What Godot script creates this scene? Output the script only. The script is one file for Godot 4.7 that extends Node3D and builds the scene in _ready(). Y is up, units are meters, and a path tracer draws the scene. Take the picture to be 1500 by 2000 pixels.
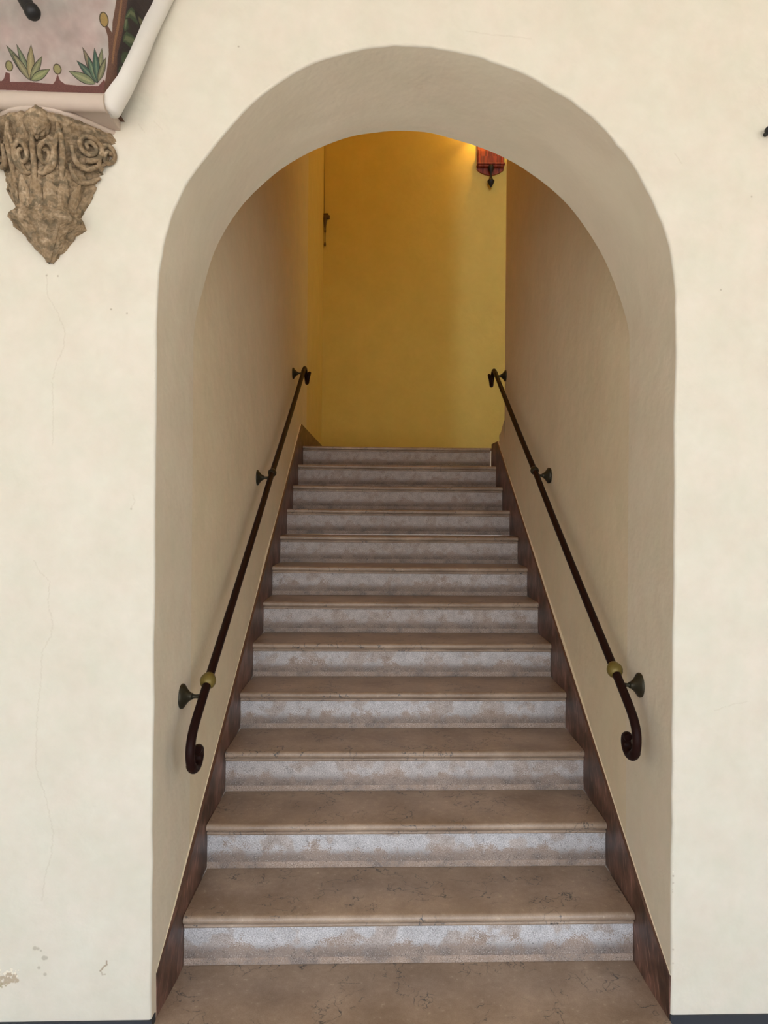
extends Node3D
# A cream plaster arch over a marble staircase, seen from a vaulted loggia.
# Metres, y up. "d" is the distance in front of the photographer's standing point (z = -d).

const EYE := 1.46            # height of the lens above the threshold slab
const F := 1430.0            # focal length in pixels of the 1500 x 2000 frame
const ROLL := 0.0080         # the phone was held slightly crooked
const SKEW := 0.0317         # the facade and the steps are 1.8 degrees out of square with the passage
const XC := 0.096            # middle of the passage
const XL := -0.646           # plaster face, passage left
const XR := 0.838            # plaster face, passage right
const WALL := 2.089          # facade
const THICK := 0.40          # facade thickness at the arch
const RISE := 0.164
const GOING := 0.3025
const FIRST := 2.353         # first nosing
const STEPS := 12
const BACK := 7.53           # wall behind the landing
const ARRIS := 5.12          # where the right-hand partition ends
const TOP := 6.4             # ceiling of the stair hall
const GROUND := -0.15        # floor of the loggia
const LOGGIA_TOP := 4.4

var M := {}
var rng := RandomNumberGenerator.new()

# ------------------------------------------------------------------ points
func P(x: float, y: float, d: float) -> Vector3:
	return Vector3(x, y, -d)

func S(x: float, y: float, d: float) -> Vector3:   # in the facade's own direction
	return Vector3(x, y, -(d + SKEW * (x - XC)))

func ray(px: float, py: float) -> Vector3:          # direction of a pixel of the photograph
	var v := Vector3((px - 750.0) / F, (1000.0 - py) / F, -1.0)
	return v.rotated(Vector3(0, 0, 1), ROLL)

func on_facade(px: float, py: float, d: float) -> Vector2:   # (x, y) where that direction meets a plane parallel to the facade
	var r := ray(px, py)
	# -(z) = d + SKEW*(x-XC);  point = (0,EYE,0)+t*r
	var t := (d - SKEW * XC) / (-r.z - SKEW * r.x)
	return Vector2(r.x * t, EYE + r.y * t)

# ------------------------------------------------------------------ mesh helpers
func new_st() -> SurfaceTool:
	var st := SurfaceTool.new()
	st.begin(Mesh.PRIMITIVE_TRIANGLES)
	return st

func tri(st: SurfaceTool, a: Vector3, b: Vector3, c: Vector3, hint: Vector3, ua := Vector2.ZERO, ub := Vector2.ZERO, uc := Vector2.ZERO, sg := -1) -> void:
	st.set_smooth_group(sg)
	var flip := (b - a).cross(c - a).dot(hint) > 0.0
	st.set_uv(ua); st.set_uv2(ua); st.add_vertex(a)
	if flip:
		st.set_uv(uc); st.set_uv2(uc); st.add_vertex(c)
		st.set_uv(ub); st.set_uv2(ub); st.add_vertex(b)
	else:
		st.set_uv(ub); st.set_uv2(ub); st.add_vertex(b)
		st.set_uv(uc); st.set_uv2(uc); st.add_vertex(c)

func quad(st: SurfaceTool, a: Vector3, b: Vector3, c: Vector3, d: Vector3, hint: Vector3, sg := -1, ua := Vector2(0, 0), ub := Vector2(1, 0), uc := Vector2(1, 1), ud := Vector2(0, 1)) -> void:
	tri(st, a, b, c, hint, ua, ub, uc, sg)
	tri(st, a, c, d, hint, ua, uc, ud, sg)

# rows of points; the winding is chosen once from the middle quad
func grid(st: SurfaceTool, pts: Array, hint: Vector3, sg := 1, uvs: Array = []) -> void:
	var nr := pts.size()
	var nc: int = pts[0].size()
	var acc := 0.0
	for i in nr - 1:
		for j in nc - 1:
			var n: Vector3 = (pts[i + 1][j] - pts[i][j]).cross(pts[i][j + 1] - pts[i][j])
			acc += n.dot(hint)
	var flip := acc > 0.0
	st.set_smooth_group(sg)
	for i in nr - 1:
		for j in nc - 1:
			var q := [[i, j], [i + 1, j], [i + 1, j + 1], [i, j], [i + 1, j + 1], [i, j + 1]]
			if flip:
				q = [[i, j], [i + 1, j + 1], [i + 1, j], [i, j], [i, j + 1], [i + 1, j + 1]]
			for e in q:
				var uv := Vector2(float(e[1]) / (nc - 1), float(e[0]) / (nr - 1))
				if uvs.size() > 0:
					uv = uvs[e[0]][e[1]]
				st.set_uv(uv); st.set_uv2(uv)
				st.add_vertex(pts[e[0]][e[1]])

func finish(st: SurfaceTool, called: String, material: Material, parent: Node = null) -> MeshInstance3D:
	st.generate_normals()
	st.index()
	var o := MeshInstance3D.new()
	o.mesh = st.commit()
	o.material_override = material
	o.name = called
	(parent if parent else self).add_child(o, true)
	return o

func thing(called: String, label: String, category: String, at := Vector3.ZERO, group := "") -> Node3D:
	var o := Node3D.new()
	o.name = called
	add_child(o, true)
	o.position = at
	o.set_meta("label", label)
	o.set_meta("category", category)
	if group != "":
		o.set_meta("group", group)
	return o

func structure(o: Node, label: String, category: String) -> Node:
	o.set_meta("kind", "structure")
	o.set_meta("label", label)
	o.set_meta("category", category)
	return o

# chamfered box, placed by a basis
func cbox(st: SurfaceTool, c: Vector3, size: Vector3, ch: float, b := Basis.IDENTITY) -> void:
	var h := size * 0.5
	var pt := func(s: Vector3, k: int) -> Vector3:
		var v := Vector3(s.x * (h.x - ch), s.y * (h.y - ch), s.z * (h.z - ch))
		v[k] = s[k] * h[k]
		return c + b * v
	for k in 3:
		var k1 := (k + 1) % 3
		var k2 := (k + 2) % 3
		for sg in [-1.0, 1.0]:
			var n := Vector3.ZERO
			n[k] = sg
			var q := []
			for e in [[-1, -1], [1, -1], [1, 1], [-1, 1]]:
				var s := Vector3.ZERO
				s[k] = sg; s[k1] = e[0]; s[k2] = e[1]
				q.append(pt.call(s, k))
			quad(st, q[0], q[1], q[2], q[3], b * n)
			if ch > 0.0:
				for s2 in [-1.0, 1.0]:      # edges between faces k and k1
					var a1 := Vector3.ZERO
					a1[k] = sg; a1[k1] = s2; a1[k2] = -1
					var a2 := a1
					a2[k2] = 1
					var nn := Vector3.ZERO
					nn[k] = sg; nn[k1] = s2
					quad(st, pt.call(a1, k), pt.call(a2, k), pt.call(a2, k1), pt.call(a1, k1), b * nn)
	if ch > 0.0:
		for sx in [-1, 1]:
			for sy in [-1, 1]:
				for sz in [-1, 1]:
					var s := Vector3(sx, sy, sz)
					tri(st, pt.call(s, 0), pt.call(s, 1), pt.call(s, 2), b * s)

# eight-cornered block (bottom four then top four, same order round)
func block(st: SurfaceTool, p: Array) -> void:
	var c := Vector3.ZERO
	for v in p:
		c += v / 8.0
	for f in [[0, 1, 2, 3], [4, 5, 6, 7], [0, 1, 5, 4], [1, 2, 6, 5], [2, 3, 7, 6], [3, 0, 4, 7]]:
		var m: Vector3 = (p[f[0]] + p[f[1]] + p[f[2]] + p[f[3]]) / 4.0
		var u0 := Vector2(p[f[0]].x + p[f[0]].z, p[f[0]].y)
		quad(st, p[f[0]], p[f[1]], p[f[2]], p[f[3]], m - c, -1, u0, Vector2(p[f[1]].x + p[f[1]].z, p[f[1]].y), Vector2(p[f[2]].x + p[f[2]].z, p[f[2]].y), Vector2(p[f[3]].x + p[f[3]].z, p[f[3]].y))

# box by limits, its front and back running with the facade when sk is set
func slab(st: SurfaceTool, x0: float, x1: float, y0: float, y1: float, d0: float, d1: float, sk := true) -> void:
	var f := SKEW if sk else 0.0
	var k := func(x: float, y: float, d: float) -> Vector3: return Vector3(x, y, -(d + f * (x - XC)))
	block(st, [k.call(x0, y0, d0), k.call(x1, y0, d0), k.call(x1, y0, d1), k.call(x0, y0, d1), k.call(x0, y1, d0), k.call(x1, y1, d0), k.call(x1, y1, d1), k.call(x0, y1, d1)])

func tube(st: SurfaceTool, path: Array, radius, segs := 12, caps := true, sg := 1) -> void:
	var n := path.size()
	var t: Vector3 = (path[n - 1] - path[0]).normalized()
	for i in n - 1:
		if path[i + 1].distance_to(path[i]) > 1e-6:
			t = (path[i + 1] - path[i]).normalized()
			break
	var tn := t
	var u := t.cross(Vector3(0.13, 0.2, 1)).normalized()
	if absf(t.dot(Vector3(0.13, 0.2, 1).normalized())) > 0.95:
		u = t.cross(Vector3(1, 0, 0)).normalized()
	var rings := []
	for i in n:
		var step: Vector3 = path[mini(i + 1, n - 1)] - path[maxi(i - 1, 0)]
		if step.length() > 1e-6:
			tn = step.normalized()
		u = (u - tn * u.dot(tn)).normalized()
		var w := tn.cross(u)
		var r: float = radius[i] if radius is Array else radius
		var ring := []
		for k in segs + 1:
			var a := TAU * float(k % segs) / segs
			ring.append(path[i] + (u * cos(a) + w * sin(a)) * r)
		rings.append(ring)
	st.set_smooth_group(sg)
	for i in n - 1:
		for k in segs:
			var c: Vector3 = (path[i] + path[i + 1]) * 0.5
			var m: Vector3 = (rings[i][k] + rings[i + 1][k + 1]) * 0.5 - c
			quad(st, rings[i][k], rings[i][k + 1], rings[i + 1][k + 1], rings[i + 1][k], m, sg)
	if caps:
		for e in [0, n - 1]:
			var out: Vector3 = (path[0] - path[1]) if e == 0 else (path[n - 1] - path[n - 2])
			for k in segs:
				tri(st, path[e], rings[e][k], rings[e][k + 1], out, Vector2.ZERO, Vector2.ZERO, Vector2.ZERO, sg + 1)

# profile of [distance along the axis, radius]
func lathe(st: SurfaceTool, at: Vector3, axis: Vector3, profile: Array, segs := 20, sg := 1, stretch := Vector3.ONE) -> void:
	var path := []
	var rad := []
	for p in profile:
		path.append(at + axis.normalized() * p[0])
		rad.append(maxf(p[1], 0.0002))
	tube(st, path, rad, segs, true, sg)

func smooth_path(ctrl: Array, per := 6) -> Array:
	var out := []
	var n := ctrl.size()
	for i in n - 1:
		for k in per:
			var t := float(k) / per
			var a = ctrl[maxi(i - 1, 0)]
			var b = ctrl[i]
			var c = ctrl[i + 1]
			var e = ctrl[mini(i + 2, n - 1)]
			out.append(0.5 * (2.0 * b + (c - a) * t + (2.0 * a - 5.0 * b + 4.0 * c - e) * t * t + (3.0 * b - a - 3.0 * c + e) * t * t * t))
	out.append(ctrl[n - 1])
	return out

# ------------------------------------------------------------------ textures
func noise(seed_: int, freq: float, oct := 4, kind := FastNoiseLite.TYPE_SIMPLEX_SMOOTH) -> FastNoiseLite:
	var n := FastNoiseLite.new()
	n.seed = seed_
	n.frequency = freq
	n.noise_type = kind
	n.fractal_type = FastNoiseLite.FRACTAL_FBM
	n.fractal_octaves = oct
	return n

func noise_bytes(seed_: int, freq: float, w: int, h: int, oct := 4, seamless := true, kind := FastNoiseLite.TYPE_SIMPLEX_SMOOTH) -> PackedByteArray:
	var n := noise(seed_, freq, oct, kind)
	var im := n.get_seamless_image(w, h) if seamless else n.get_image(w, h)
	im.convert(Image.FORMAT_L8)
	return im.get_data()

func texture_of(data: PackedByteArray, w: int, h: int, fmt := Image.FORMAT_RGB8) -> ImageTexture:
	return ImageTexture.create_from_image(Image.create_from_data(w, h, false, fmt, data))

func put(data: PackedByteArray, k: int, r: float, g: float, b: float) -> void:
	data[k] = clampi(int(r), 0, 255)
	data[k + 1] = clampi(int(g), 0, 255)
	data[k + 2] = clampi(int(b), 0, 255)

func plaster_textures() -> void:
	var n := 768
	var a := noise_bytes(3, 0.006, n, n, 4)
	var b := noise_bytes(11, 0.03, n, n, 4)
	var c := noise_bytes(29, 0.011, n, n, 3)
	var data := PackedByteArray()
	data.resize(n * n * 3)
	for i in n * n:
		var v := (a[i] - 128) * 0.035 + (b[i] - 128) * 0.02
		var h := (c[i] - 128) * 0.016          # some patches pinker, some greener
		put(data, i * 3, 244.0 + v + h, 244.0 + v - h * 0.6, 243.0 + v * 1.3 - h * 0.3)
	M.plaster_tex = texture_of(data, n, n)
	# trowel relief: long strokes and fine grain
	var e := noise_bytes(41, 0.02, n, n, 5)
	var f := noise_bytes(43, 0.005, n, n, 3)
	var g := noise_bytes(47, 0.09, n, n, 2)
	var hd := PackedByteArray()
	hd.resize(n * n)
	for i in n * n:
		hd[i] = clampi(int(e[i] * 0.5 + f[i] * 0.42 + g[i] * 0.08), 0, 255)
	M.plaster_relief = texture_of(hd, n, n, Image.FORMAT_L8)

func plaster(color: Color, relief := 0.35, scale := 0.8) -> StandardMaterial3D:
	var m := StandardMaterial3D.new()
	m.albedo_color = color
	m.albedo_texture = M.plaster_tex
	m.roughness = 0.82
	m.metallic_specular = 0.35
	m.uv1_triplanar = true
	m.uv1_world_triplanar = true
	m.uv1_scale = Vector3.ONE * scale
	m.heightmap_enabled = true
	m.heightmap_texture = M.plaster_relief
	m.heightmap_scale = relief
	return m

func smooth(a: float, b: float, x: float) -> float:
	var t := clampf((x - a) / (b - a), 0.0, 1.0)
	return t * t * (3.0 - 2.0 * t)

func tread_texture() -> void:       # brown limestone with grey veins and pale fossil flecks; 1 texture unit = 1.6 m
	var n := 1152
	var a := noise_bytes(101, 0.004, n, n, 4)
	var v1 := noise_bytes(103, 0.0065, n, n, 6)
	var v2 := noise_bytes(107, 0.011, n, n, 5)
	var mk := noise_bytes(109, 0.006, n, n, 3)
	var fl := noise_bytes(113, 0.045, n, n, 3)
	var gr := noise_bytes(127, 0.25, n, n, 2)
	var data := PackedByteArray()
	data.resize(n * n * 3)
	for i in n * n:
		var tone := (a[i] - 128) * 0.16 + (gr[i] - 128) * 0.07 + (fl[i] - 128) * 0.05
		var r := 164.0 + tone
		var g := 142.0 + tone
		var b := 122.0 + tone * 0.95
		var m := mk[i]
		if m > 118:
			var w := smooth(118.0, 165.0, m)
			var l: float = maxf(1.0 - absf(v1[i] - 126.0) / 3.0, 0.0) + 0.8 * maxf(1.0 - absf(v2[i] - 133.0) / 3.4, 0.0)
			l = minf(l, 1.0) * w * 0.9
			r = lerpf(r, 62.0, l); g = lerpf(g, 62.0, l); b = lerpf(b, 64.0, l)
		if m < 150 and fl[i] > 196:
			var w2 := smooth(196.0, 232.0, fl[i]) * 0.45
			r = lerpf(r, 206.0, w2); g = lerpf(g, 190.0, w2); b = lerpf(b, 165.0, w2)
		put(data, i * 3, r, g, b)
	M.tread_tex = texture_of(data, n, n)
	var hd := PackedByteArray()
	hd.resize(n * n)
	for i in n * n:
		hd[i] = clampi(int(a[i] * 0.5 + fl[i] * 0.35 + gr[i] * 0.15), 0, 255)
	M.tread_relief = texture_of(hd, n, n, Image.FORMAT_L8)

const RW := 1200
const RH := 104
func riser_texture() -> void:       # one band of the picture for each riser: lime bloom above, brown scuffed stone below
	var h := RH * STEPS
	var edge := noise_bytes(201, 0.008, RW, h, 4, false)
	var blot := noise_bytes(203, 0.022, RW, h, 4, false)
	var fine := noise_bytes(207, 0.22, RW, h, 3, false)
	var v1 := noise_bytes(211, 0.010, RW, h, 5, false)
	var v2 := noise_bytes(217, 0.018, RW, h, 5, false)
	var data := PackedByteArray()
	data.resize(RW * h * 3)
	var bloom := [1.0, 1.0, 0.72, 0.92, 0.85, 0.6, 0.66, 0.5, 0.55, 0.45, 0.5, 0.45]
	for s in STEPS:
		var wh: float = bloom[s]
		for y in RH:
			var v := float(y) / RH
			for x in RW:
				var i := (s * RH + y) * RW + x
				var f := fine[i] - 128.0
				var bl := blot[i] - 128.0
				var tone := f * 0.20 + bl * 0.12
				var r := 166.0 + tone
				var g := 148.0 + tone
				var b := 135.0 + tone
				if v < 0.80:
					var k := smooth(-0.07, 0.10, 0.58 - v + (edge[i] - 128.0) * 0.0034 + f * 0.0022 + bl * 0.0016) * wh
					k *= 1.0 - 0.55 * smooth(18.0, 50.0, edge[(i + 40000) % edge.size()] - 128.0)
					r = lerpf(r, 190.0 + f * 0.34 + bl * 0.12, k); g = lerpf(g, 187.0 + f * 0.34 + bl * 0.12, k); b = lerpf(b, 187.0 + f * 0.36 + bl * 0.12, k)
					# grime that settled along the ledge
					var st := smooth(0.44, 0.72, v + f * 0.0012) * (0.42 + 0.58 * smooth(-30.0, 40.0, (edge[i] - 128.0) * 0.7 + bl * 0.5 + f * 0.8))
					r = lerpf(r, 100.0, st * 0.68); g = lerpf(g, 84.0, st * 0.68); b = lerpf(b, 73.0, st * 0.68)
				else:
					var st2 := smooth(10.0, 60.0, (edge[(i + 9000) % edge.size()] - 128.0) * 0.6 + bl * 0.4 + f * 0.7)
					r = lerpf(r + 4.0, 104.0, st2 * 0.55); g = lerpf(g + 1.0, 96.0, st2 * 0.55); b = lerpf(b - 2.0, 92.0, st2 * 0.55)
				# pale grains and black pits
				if f > 42.0:
					var wg := smooth(42.0, 75.0, f) * 0.5
					r = lerpf(r, 222.0, wg); g = lerpf(g, 214.0, wg); b = lerpf(b, 206.0, wg)
				elif f < -36.0 and bl > 4.0:
					var wd := smooth(36.0, 66.0, -f) * 0.6 * smooth(0.2, 0.7, v)
					r = lerpf(r, 66.0, wd); g = lerpf(g, 60.0, wd); b = lerpf(b, 58.0, wd)
				var l: float = maxf(1.0 - absf(v1[i] - 128.0) / 1.8, 0.0) * smooth(118.0, 150.0, edge[(i + 3000) % edge.size()])
				l += 0.6 * maxf(1.0 - absf(v2[i] - 120.0) / 1.8, 0.0) * smooth(0.45, 0.9, v)
				l = minf(l, 1.0) * 0.6
				if l > 0.0:
					r = lerpf(r, 70.0, l); g = lerpf(g, 64.0, l); b = lerpf(b, 62.0, l)
				put(data, i * 3, r, g, b)
	M.riser_tex = texture_of(data, RW, h)

func skirting_texture() -> void:    # red-brown marble with steep streaks
	var n := 640
	var a := noise_bytes(301, 0.007, n, n, 4)
	var b := noise_bytes(307, 0.03, n, n, 4)
	var data := PackedByteArray()
	data.resize(n * n * 3)
	for y in n:
		for x in n:
			# streaks: the coordinate along them is squeezed five times
			var sx := (x * 2 + y / 2 + a[y * n + x] / 4) % n
			var sy := (y / 3 + x / 3) % n
			var s := b[sy * n + sx] - 128.0
			var t := a[y * n + x] - 128.0
			var k := s * 0.24 + t * 0.34
			var hl := maxf(0.0, absf(s) - 48.0) * 0.8
			put(data, (y * n + x) * 3, 96.0 + k + hl, 66.0 + k * 0.75 + hl, 54.0 + k * 0.7 + hl)
	M.skirt_tex = texture_of(data, n, n)

func stone_texture() -> void:       # weathered ochre limestone of the corbel
	var n := 512
	var a := noise_bytes(401, 0.012, n, n, 5)
	var b := noise_bytes(403, 0.05, n, n, 4)
	var c := noise_bytes(409, 0.02, n, n, 4)
	var data := PackedByteArray()
	data.resize(n * n * 3)
	var hd := PackedByteArray()
	hd.resize(n * n)
	for i in n * n:
		var t := (a[i] - 128.0) * 0.22 + (b[i] - 128.0) * 0.26
		var grime := smooth(132.0, 180.0, c[i]) * 0.72
		put(data, i * 3, lerpf(154.0 + t, 86.0, grime), lerpf(131.0 + t, 76.0, grime), lerpf(102.0 + t, 57.0, grime))
		hd[i] = clampi(int(a[i] * 0.4 + b[i] * 0.6), 0, 255)
	M.stone_tex = texture_of(data, n, n)
	M.stone_relief = texture_of(hd, n, n, Image.FORMAT_L8)

func wood_texture() -> void:        # red-stained board
	var n := 256
	var a := noise_bytes(501, 0.02, n, n, 4)
	var data := PackedByteArray()
	data.resize(n * n * 3)
	for y in n:
		for x in n:
			var k := (a[((y / 6) % n) * n + (x * 2) % n] - 128.0) * 0.45
			put(data, (y * n + x) * 3, 142.0 + k, 52.0 + k * 0.55, 30.0 + k * 0.4)
	M.wood_tex = texture_of(data, n, n)

# ---- the painted border of the vault, drawn in the wall's own millimetres
const PW := 1300
const PH := 1100
const PX0 := -1.35
const PY0 := 2.50
const PSC := 1250.0          # texture pixels per metre
var paint_img: Image

func pic(px: float, py: float) -> Vector2:
	var q := on_facade(px, py, 1.955)
	return Vector2((q.x - PX0) * PSC, PH - (q.y - PY0) * PSC)

func fill_poly(pts: PackedVector2Array, col: Color, grain := 0.05) -> void:
	var lo := Vector2(1e9, 1e9)
	var hi := -lo
	for p in pts:
		lo = lo.min(p)
		hi = hi.max(p)
	for y in range(maxi(0, int(lo.y)), mini(PH - 1, int(hi.y) + 1) + 1):
		for x in range(maxi(0, int(lo.x)), mini(PW - 1, int(hi.x) + 1) + 1):
			var cov := 0.0
			for o in [Vector2(0.25, 0.25), Vector2(0.75, 0.25), Vector2(0.25, 0.75), Vector2(0.75, 0.75)]:
				if Geometry2D.is_point_in_polygon(Vector2(x, y) + o, pts):
					cov += 0.25
			if cov > 0.0:
				var k := 1.0 + rng.randf_range(-grain, grain)
				paint_img.set_pixel(x, y, paint_img.get_pixel(x, y).lerp(Color(col.r * k, col.g * k, col.b * k), cov * 0.95))

func leaf_shape(base: Vector2, tip: Vector2, w: float, grow := 0.0) -> PackedVector2Array:
	var out := PackedVector2Array()
	var ax := tip - base
	var nrm := Vector2(-ax.y, ax.x).normalized()
	var dir := ax.normalized()
	for k in 13:
		var t := float(k) / 12.0
		out.append(base - dir * grow + (ax + dir * grow * 2.0) * t + nrm * (sin(pow(t, 0.8) * PI) * w + grow * sin(t * PI)))
	for k in range(11, 0, -1):
		var t := float(k) / 12.0
		out.append(base - dir * grow + (ax + dir * grow * 2.0) * t - nrm * (sin(pow(t, 0.8) * PI) * w * 0.9 + grow * sin(t * PI)))
	return out

func px_poly(list: Array) -> PackedVector2Array:
	var out := PackedVector2Array()
	for p in list:
		out.append(pic(p[0], p[1]))
	return out

func draw_leaf(b: Array, t: Array, w: float, col: Color) -> void:
	var k := pic(1, 100).distance_to(pic(0, 100))
	var bb := pic(b[0], b[1])
	var tt := pic(t[0], t[1])
	fill_poly(leaf_shape(bb, tt, w * k, 1.3 * k), Color(0.17, 0.15, 0.12))
	col = Color(col.r * 0.84, col.g * 0.84, col.b * 0.86)
	fill_poly(leaf_shape(bb, tt, w * k), col, 0.09)
	# pale half and midrib
	var mid := leaf_shape(bb.lerp(tt, 0.08), bb.lerp(tt, 0.9), w * k * 0.35)
	fill_poly(mid, col.lerp(Color(0.72, 0.68, 0.5), 0.3), 0.09)

func oval(c: Array, rx: float, ry: float) -> PackedVector2Array:
	var out := PackedVector2Array()
	for k in 20:
		out.append(pic(c[0] + rx * cos(TAU * k / 20.0), c[1] + ry * sin(TAU * k / 20.0)))
	return out

func vault_painting() -> void:
	var a := noise_bytes(601, 0.012, PW, PH, 4, false)
	var c := noise_bytes(607, 0.006, PW, PH, 3, false)
	var data := PackedByteArray()
	data.resize(PW * PH * 3)
	for i in PW * PH:
		var t := (a[i] - 128.0) * 0.10
		var h := (c[i] - 128.0) * 0.05
		put(data, i * 3, 164.0 + t + h, 149.0 + t - h * 0.3, 141.0 + t - h * 0.2)
	paint_img = Image.create_from_data(PW, PH, false, Image.FORMAT_RGB8, data)
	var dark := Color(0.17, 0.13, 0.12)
	var bark := Color(0.36, 0.21, 0.18)
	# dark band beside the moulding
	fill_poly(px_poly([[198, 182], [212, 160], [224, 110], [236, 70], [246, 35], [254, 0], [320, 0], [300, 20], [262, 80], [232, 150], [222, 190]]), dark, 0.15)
	# the border goes on up the vault, out of the photograph
	var edge_trunk := PackedVector2Array()
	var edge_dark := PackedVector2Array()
	for k in 13:
		var y := 2.835 + 0.055 * k
		var w := 0.004 * sin(k * 2.1)
		edge_trunk.append(Vector2((rib_x(y) - 0.070 + w - PX0) * PSC, PH - (y - PY0) * PSC))
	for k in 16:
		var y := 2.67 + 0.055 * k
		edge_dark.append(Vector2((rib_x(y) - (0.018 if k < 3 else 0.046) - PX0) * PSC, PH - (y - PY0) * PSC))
	for k in range(12, -1, -1):
		var y := 2.835 + 0.055 * k
		edge_trunk.append(Vector2((rib_x(y) - 0.041 - PX0) * PSC, PH - (y - PY0) * PSC))
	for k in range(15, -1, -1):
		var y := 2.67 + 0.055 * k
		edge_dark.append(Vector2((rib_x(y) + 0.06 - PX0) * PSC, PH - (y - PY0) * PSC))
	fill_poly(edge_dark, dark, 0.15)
	fill_poly(edge_trunk, Color(0.33, 0.22, 0.16), 0.16)
	for lf in [[[224, 128], [243, 98]], [[230, 110], [252, 66]], [[238, 78], [254, 48]], [[243, 60], [250, 30]], [[246, 40], [268, 8]], [[226, 150], [238, 120]]]:
		draw_leaf(lf[0], lf[1], 3.4, Color(0.28, 0.33, 0.22))
	fill_poly(oval([265, 22], 5.5, 11), Color(0.12, 0.10, 0.09)); fill_poly(oval([265, 22], 4, 9), Color(0.36, 0.34, 0.24))
	# the plants
	for q in [[[57, 154], [20, 98], 6.5, Color(0.42, 0.44, 0.33)], [[57, 154], [41, 98], 6.0, Color(0.44, 0.48, 0.36)], [[57, 154], [29, 110], 6.0, Color(0.55, 0.52, 0.38)], [[57, 152], [69, 99], 7.0, Color(0.62, 0.56, 0.38)], [[58, 153], [86, 116], 5.5, Color(0.52, 0.52, 0.36)], [[59, 154], [97, 136], 6.5, Color(0.56, 0.58, 0.38)]]:
		draw_leaf(q[0], q[1], q[2], q[3])
	for q in [[[186, 156], [164, 97], 6.0, Color(0.5, 0.45, 0.35)], [[186, 156], [151, 120], 6.5, Color(0.27, 0.37, 0.31)], [[187, 156], [200, 96], 6.0, Color(0.5, 0.5, 0.36)], [[186, 156], [172, 112], 6.5, Color(0.34, 0.43, 0.33)], [[187, 154], [186, 97], 6.0, Color(0.27, 0.38, 0.31)], [[188, 154], [206, 112], 5.0, Color(0.48, 0.47, 0.33)], [[182, 158], [134, 138], 8.0, Color(0.52, 0.54, 0.38)]]:
		draw_leaf(q[0], q[1], q[2], q[3])
	for q in [[[-62, 153], [-92, 100], 6.5, Color(0.42, 0.44, 0.33)], [[-62, 153], [-66, 97], 6.5, Color(0.5, 0.5, 0.36)], [[-62, 153], [-34, 106], 6.5, Color(0.42, 0.48, 0.33)], [[-62, 153], [-24, 136], 6.0, Color(0.55, 0.55, 0.38)]]:
		draw_leaf(q[0], q[1], q[2], q[3])
	# branch along the foot, trunk beside the moulding
	fill_poly(px_poly([[-260, 150], [-100, 151], [0, 154], [5, 150], [10, 140], [18, 142], [16, 156], [55, 157], [100, 160], [106, 154], [111, 143], [115, 154], [124, 160], [150, 162], [188, 162], [200, 150], [210, 176], [190, 178], [120, 175], [50, 171], [0, 169], [-260, 166]]), bark, 0.16)
	fill_poly(px_poly([[197, 172], [205, 140], [212, 105], [213, 76], [209, 60], [206, 56], [211, 53], [216, 60], [221, 68], [223, 50], [229, 28], [235, 5], [254, 5], [246, 40], [237, 72], [227, 102], [219, 146], [210, 176]]), Color(0.33, 0.22, 0.16), 0.16)
	fill_poly(px_poly([[216, 120], [222, 85], [232, 50], [242, 5], [245, 5], [236, 52], [226, 88], [219, 122]]), Color(0.46, 0.33, 0.22), 0.16)
	for q in [[[19, 130], 8, 9], [[112, 135], 8, 9], [[208, 47], 8.5, 13], [[205, -5], 9, 9], [[-20, 132], 8, 9]]:
		fill_poly(oval(q[0], q[1], q[2]), Color(0.26, 0.22, 0.15))
		fill_poly(oval(q[0], q[1] - 1.8, q[2] - 1.8), Color(0.53, 0.5, 0.33) if q[0][0] < 150 else Color(0.56, 0.46, 0.26), 0.1)
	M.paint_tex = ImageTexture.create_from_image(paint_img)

# ---- marks on the facade: hairline cracks, chips, flaking paint
const DX0 := -1.7
const DY0 := -0.25
const DSP := 3.85
func facade_uv(x: float, y: float) -> Vector2:
	return Vector2((x - DX0) / DSP, 1.0 - (y - DY0) / DSP)

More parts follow.
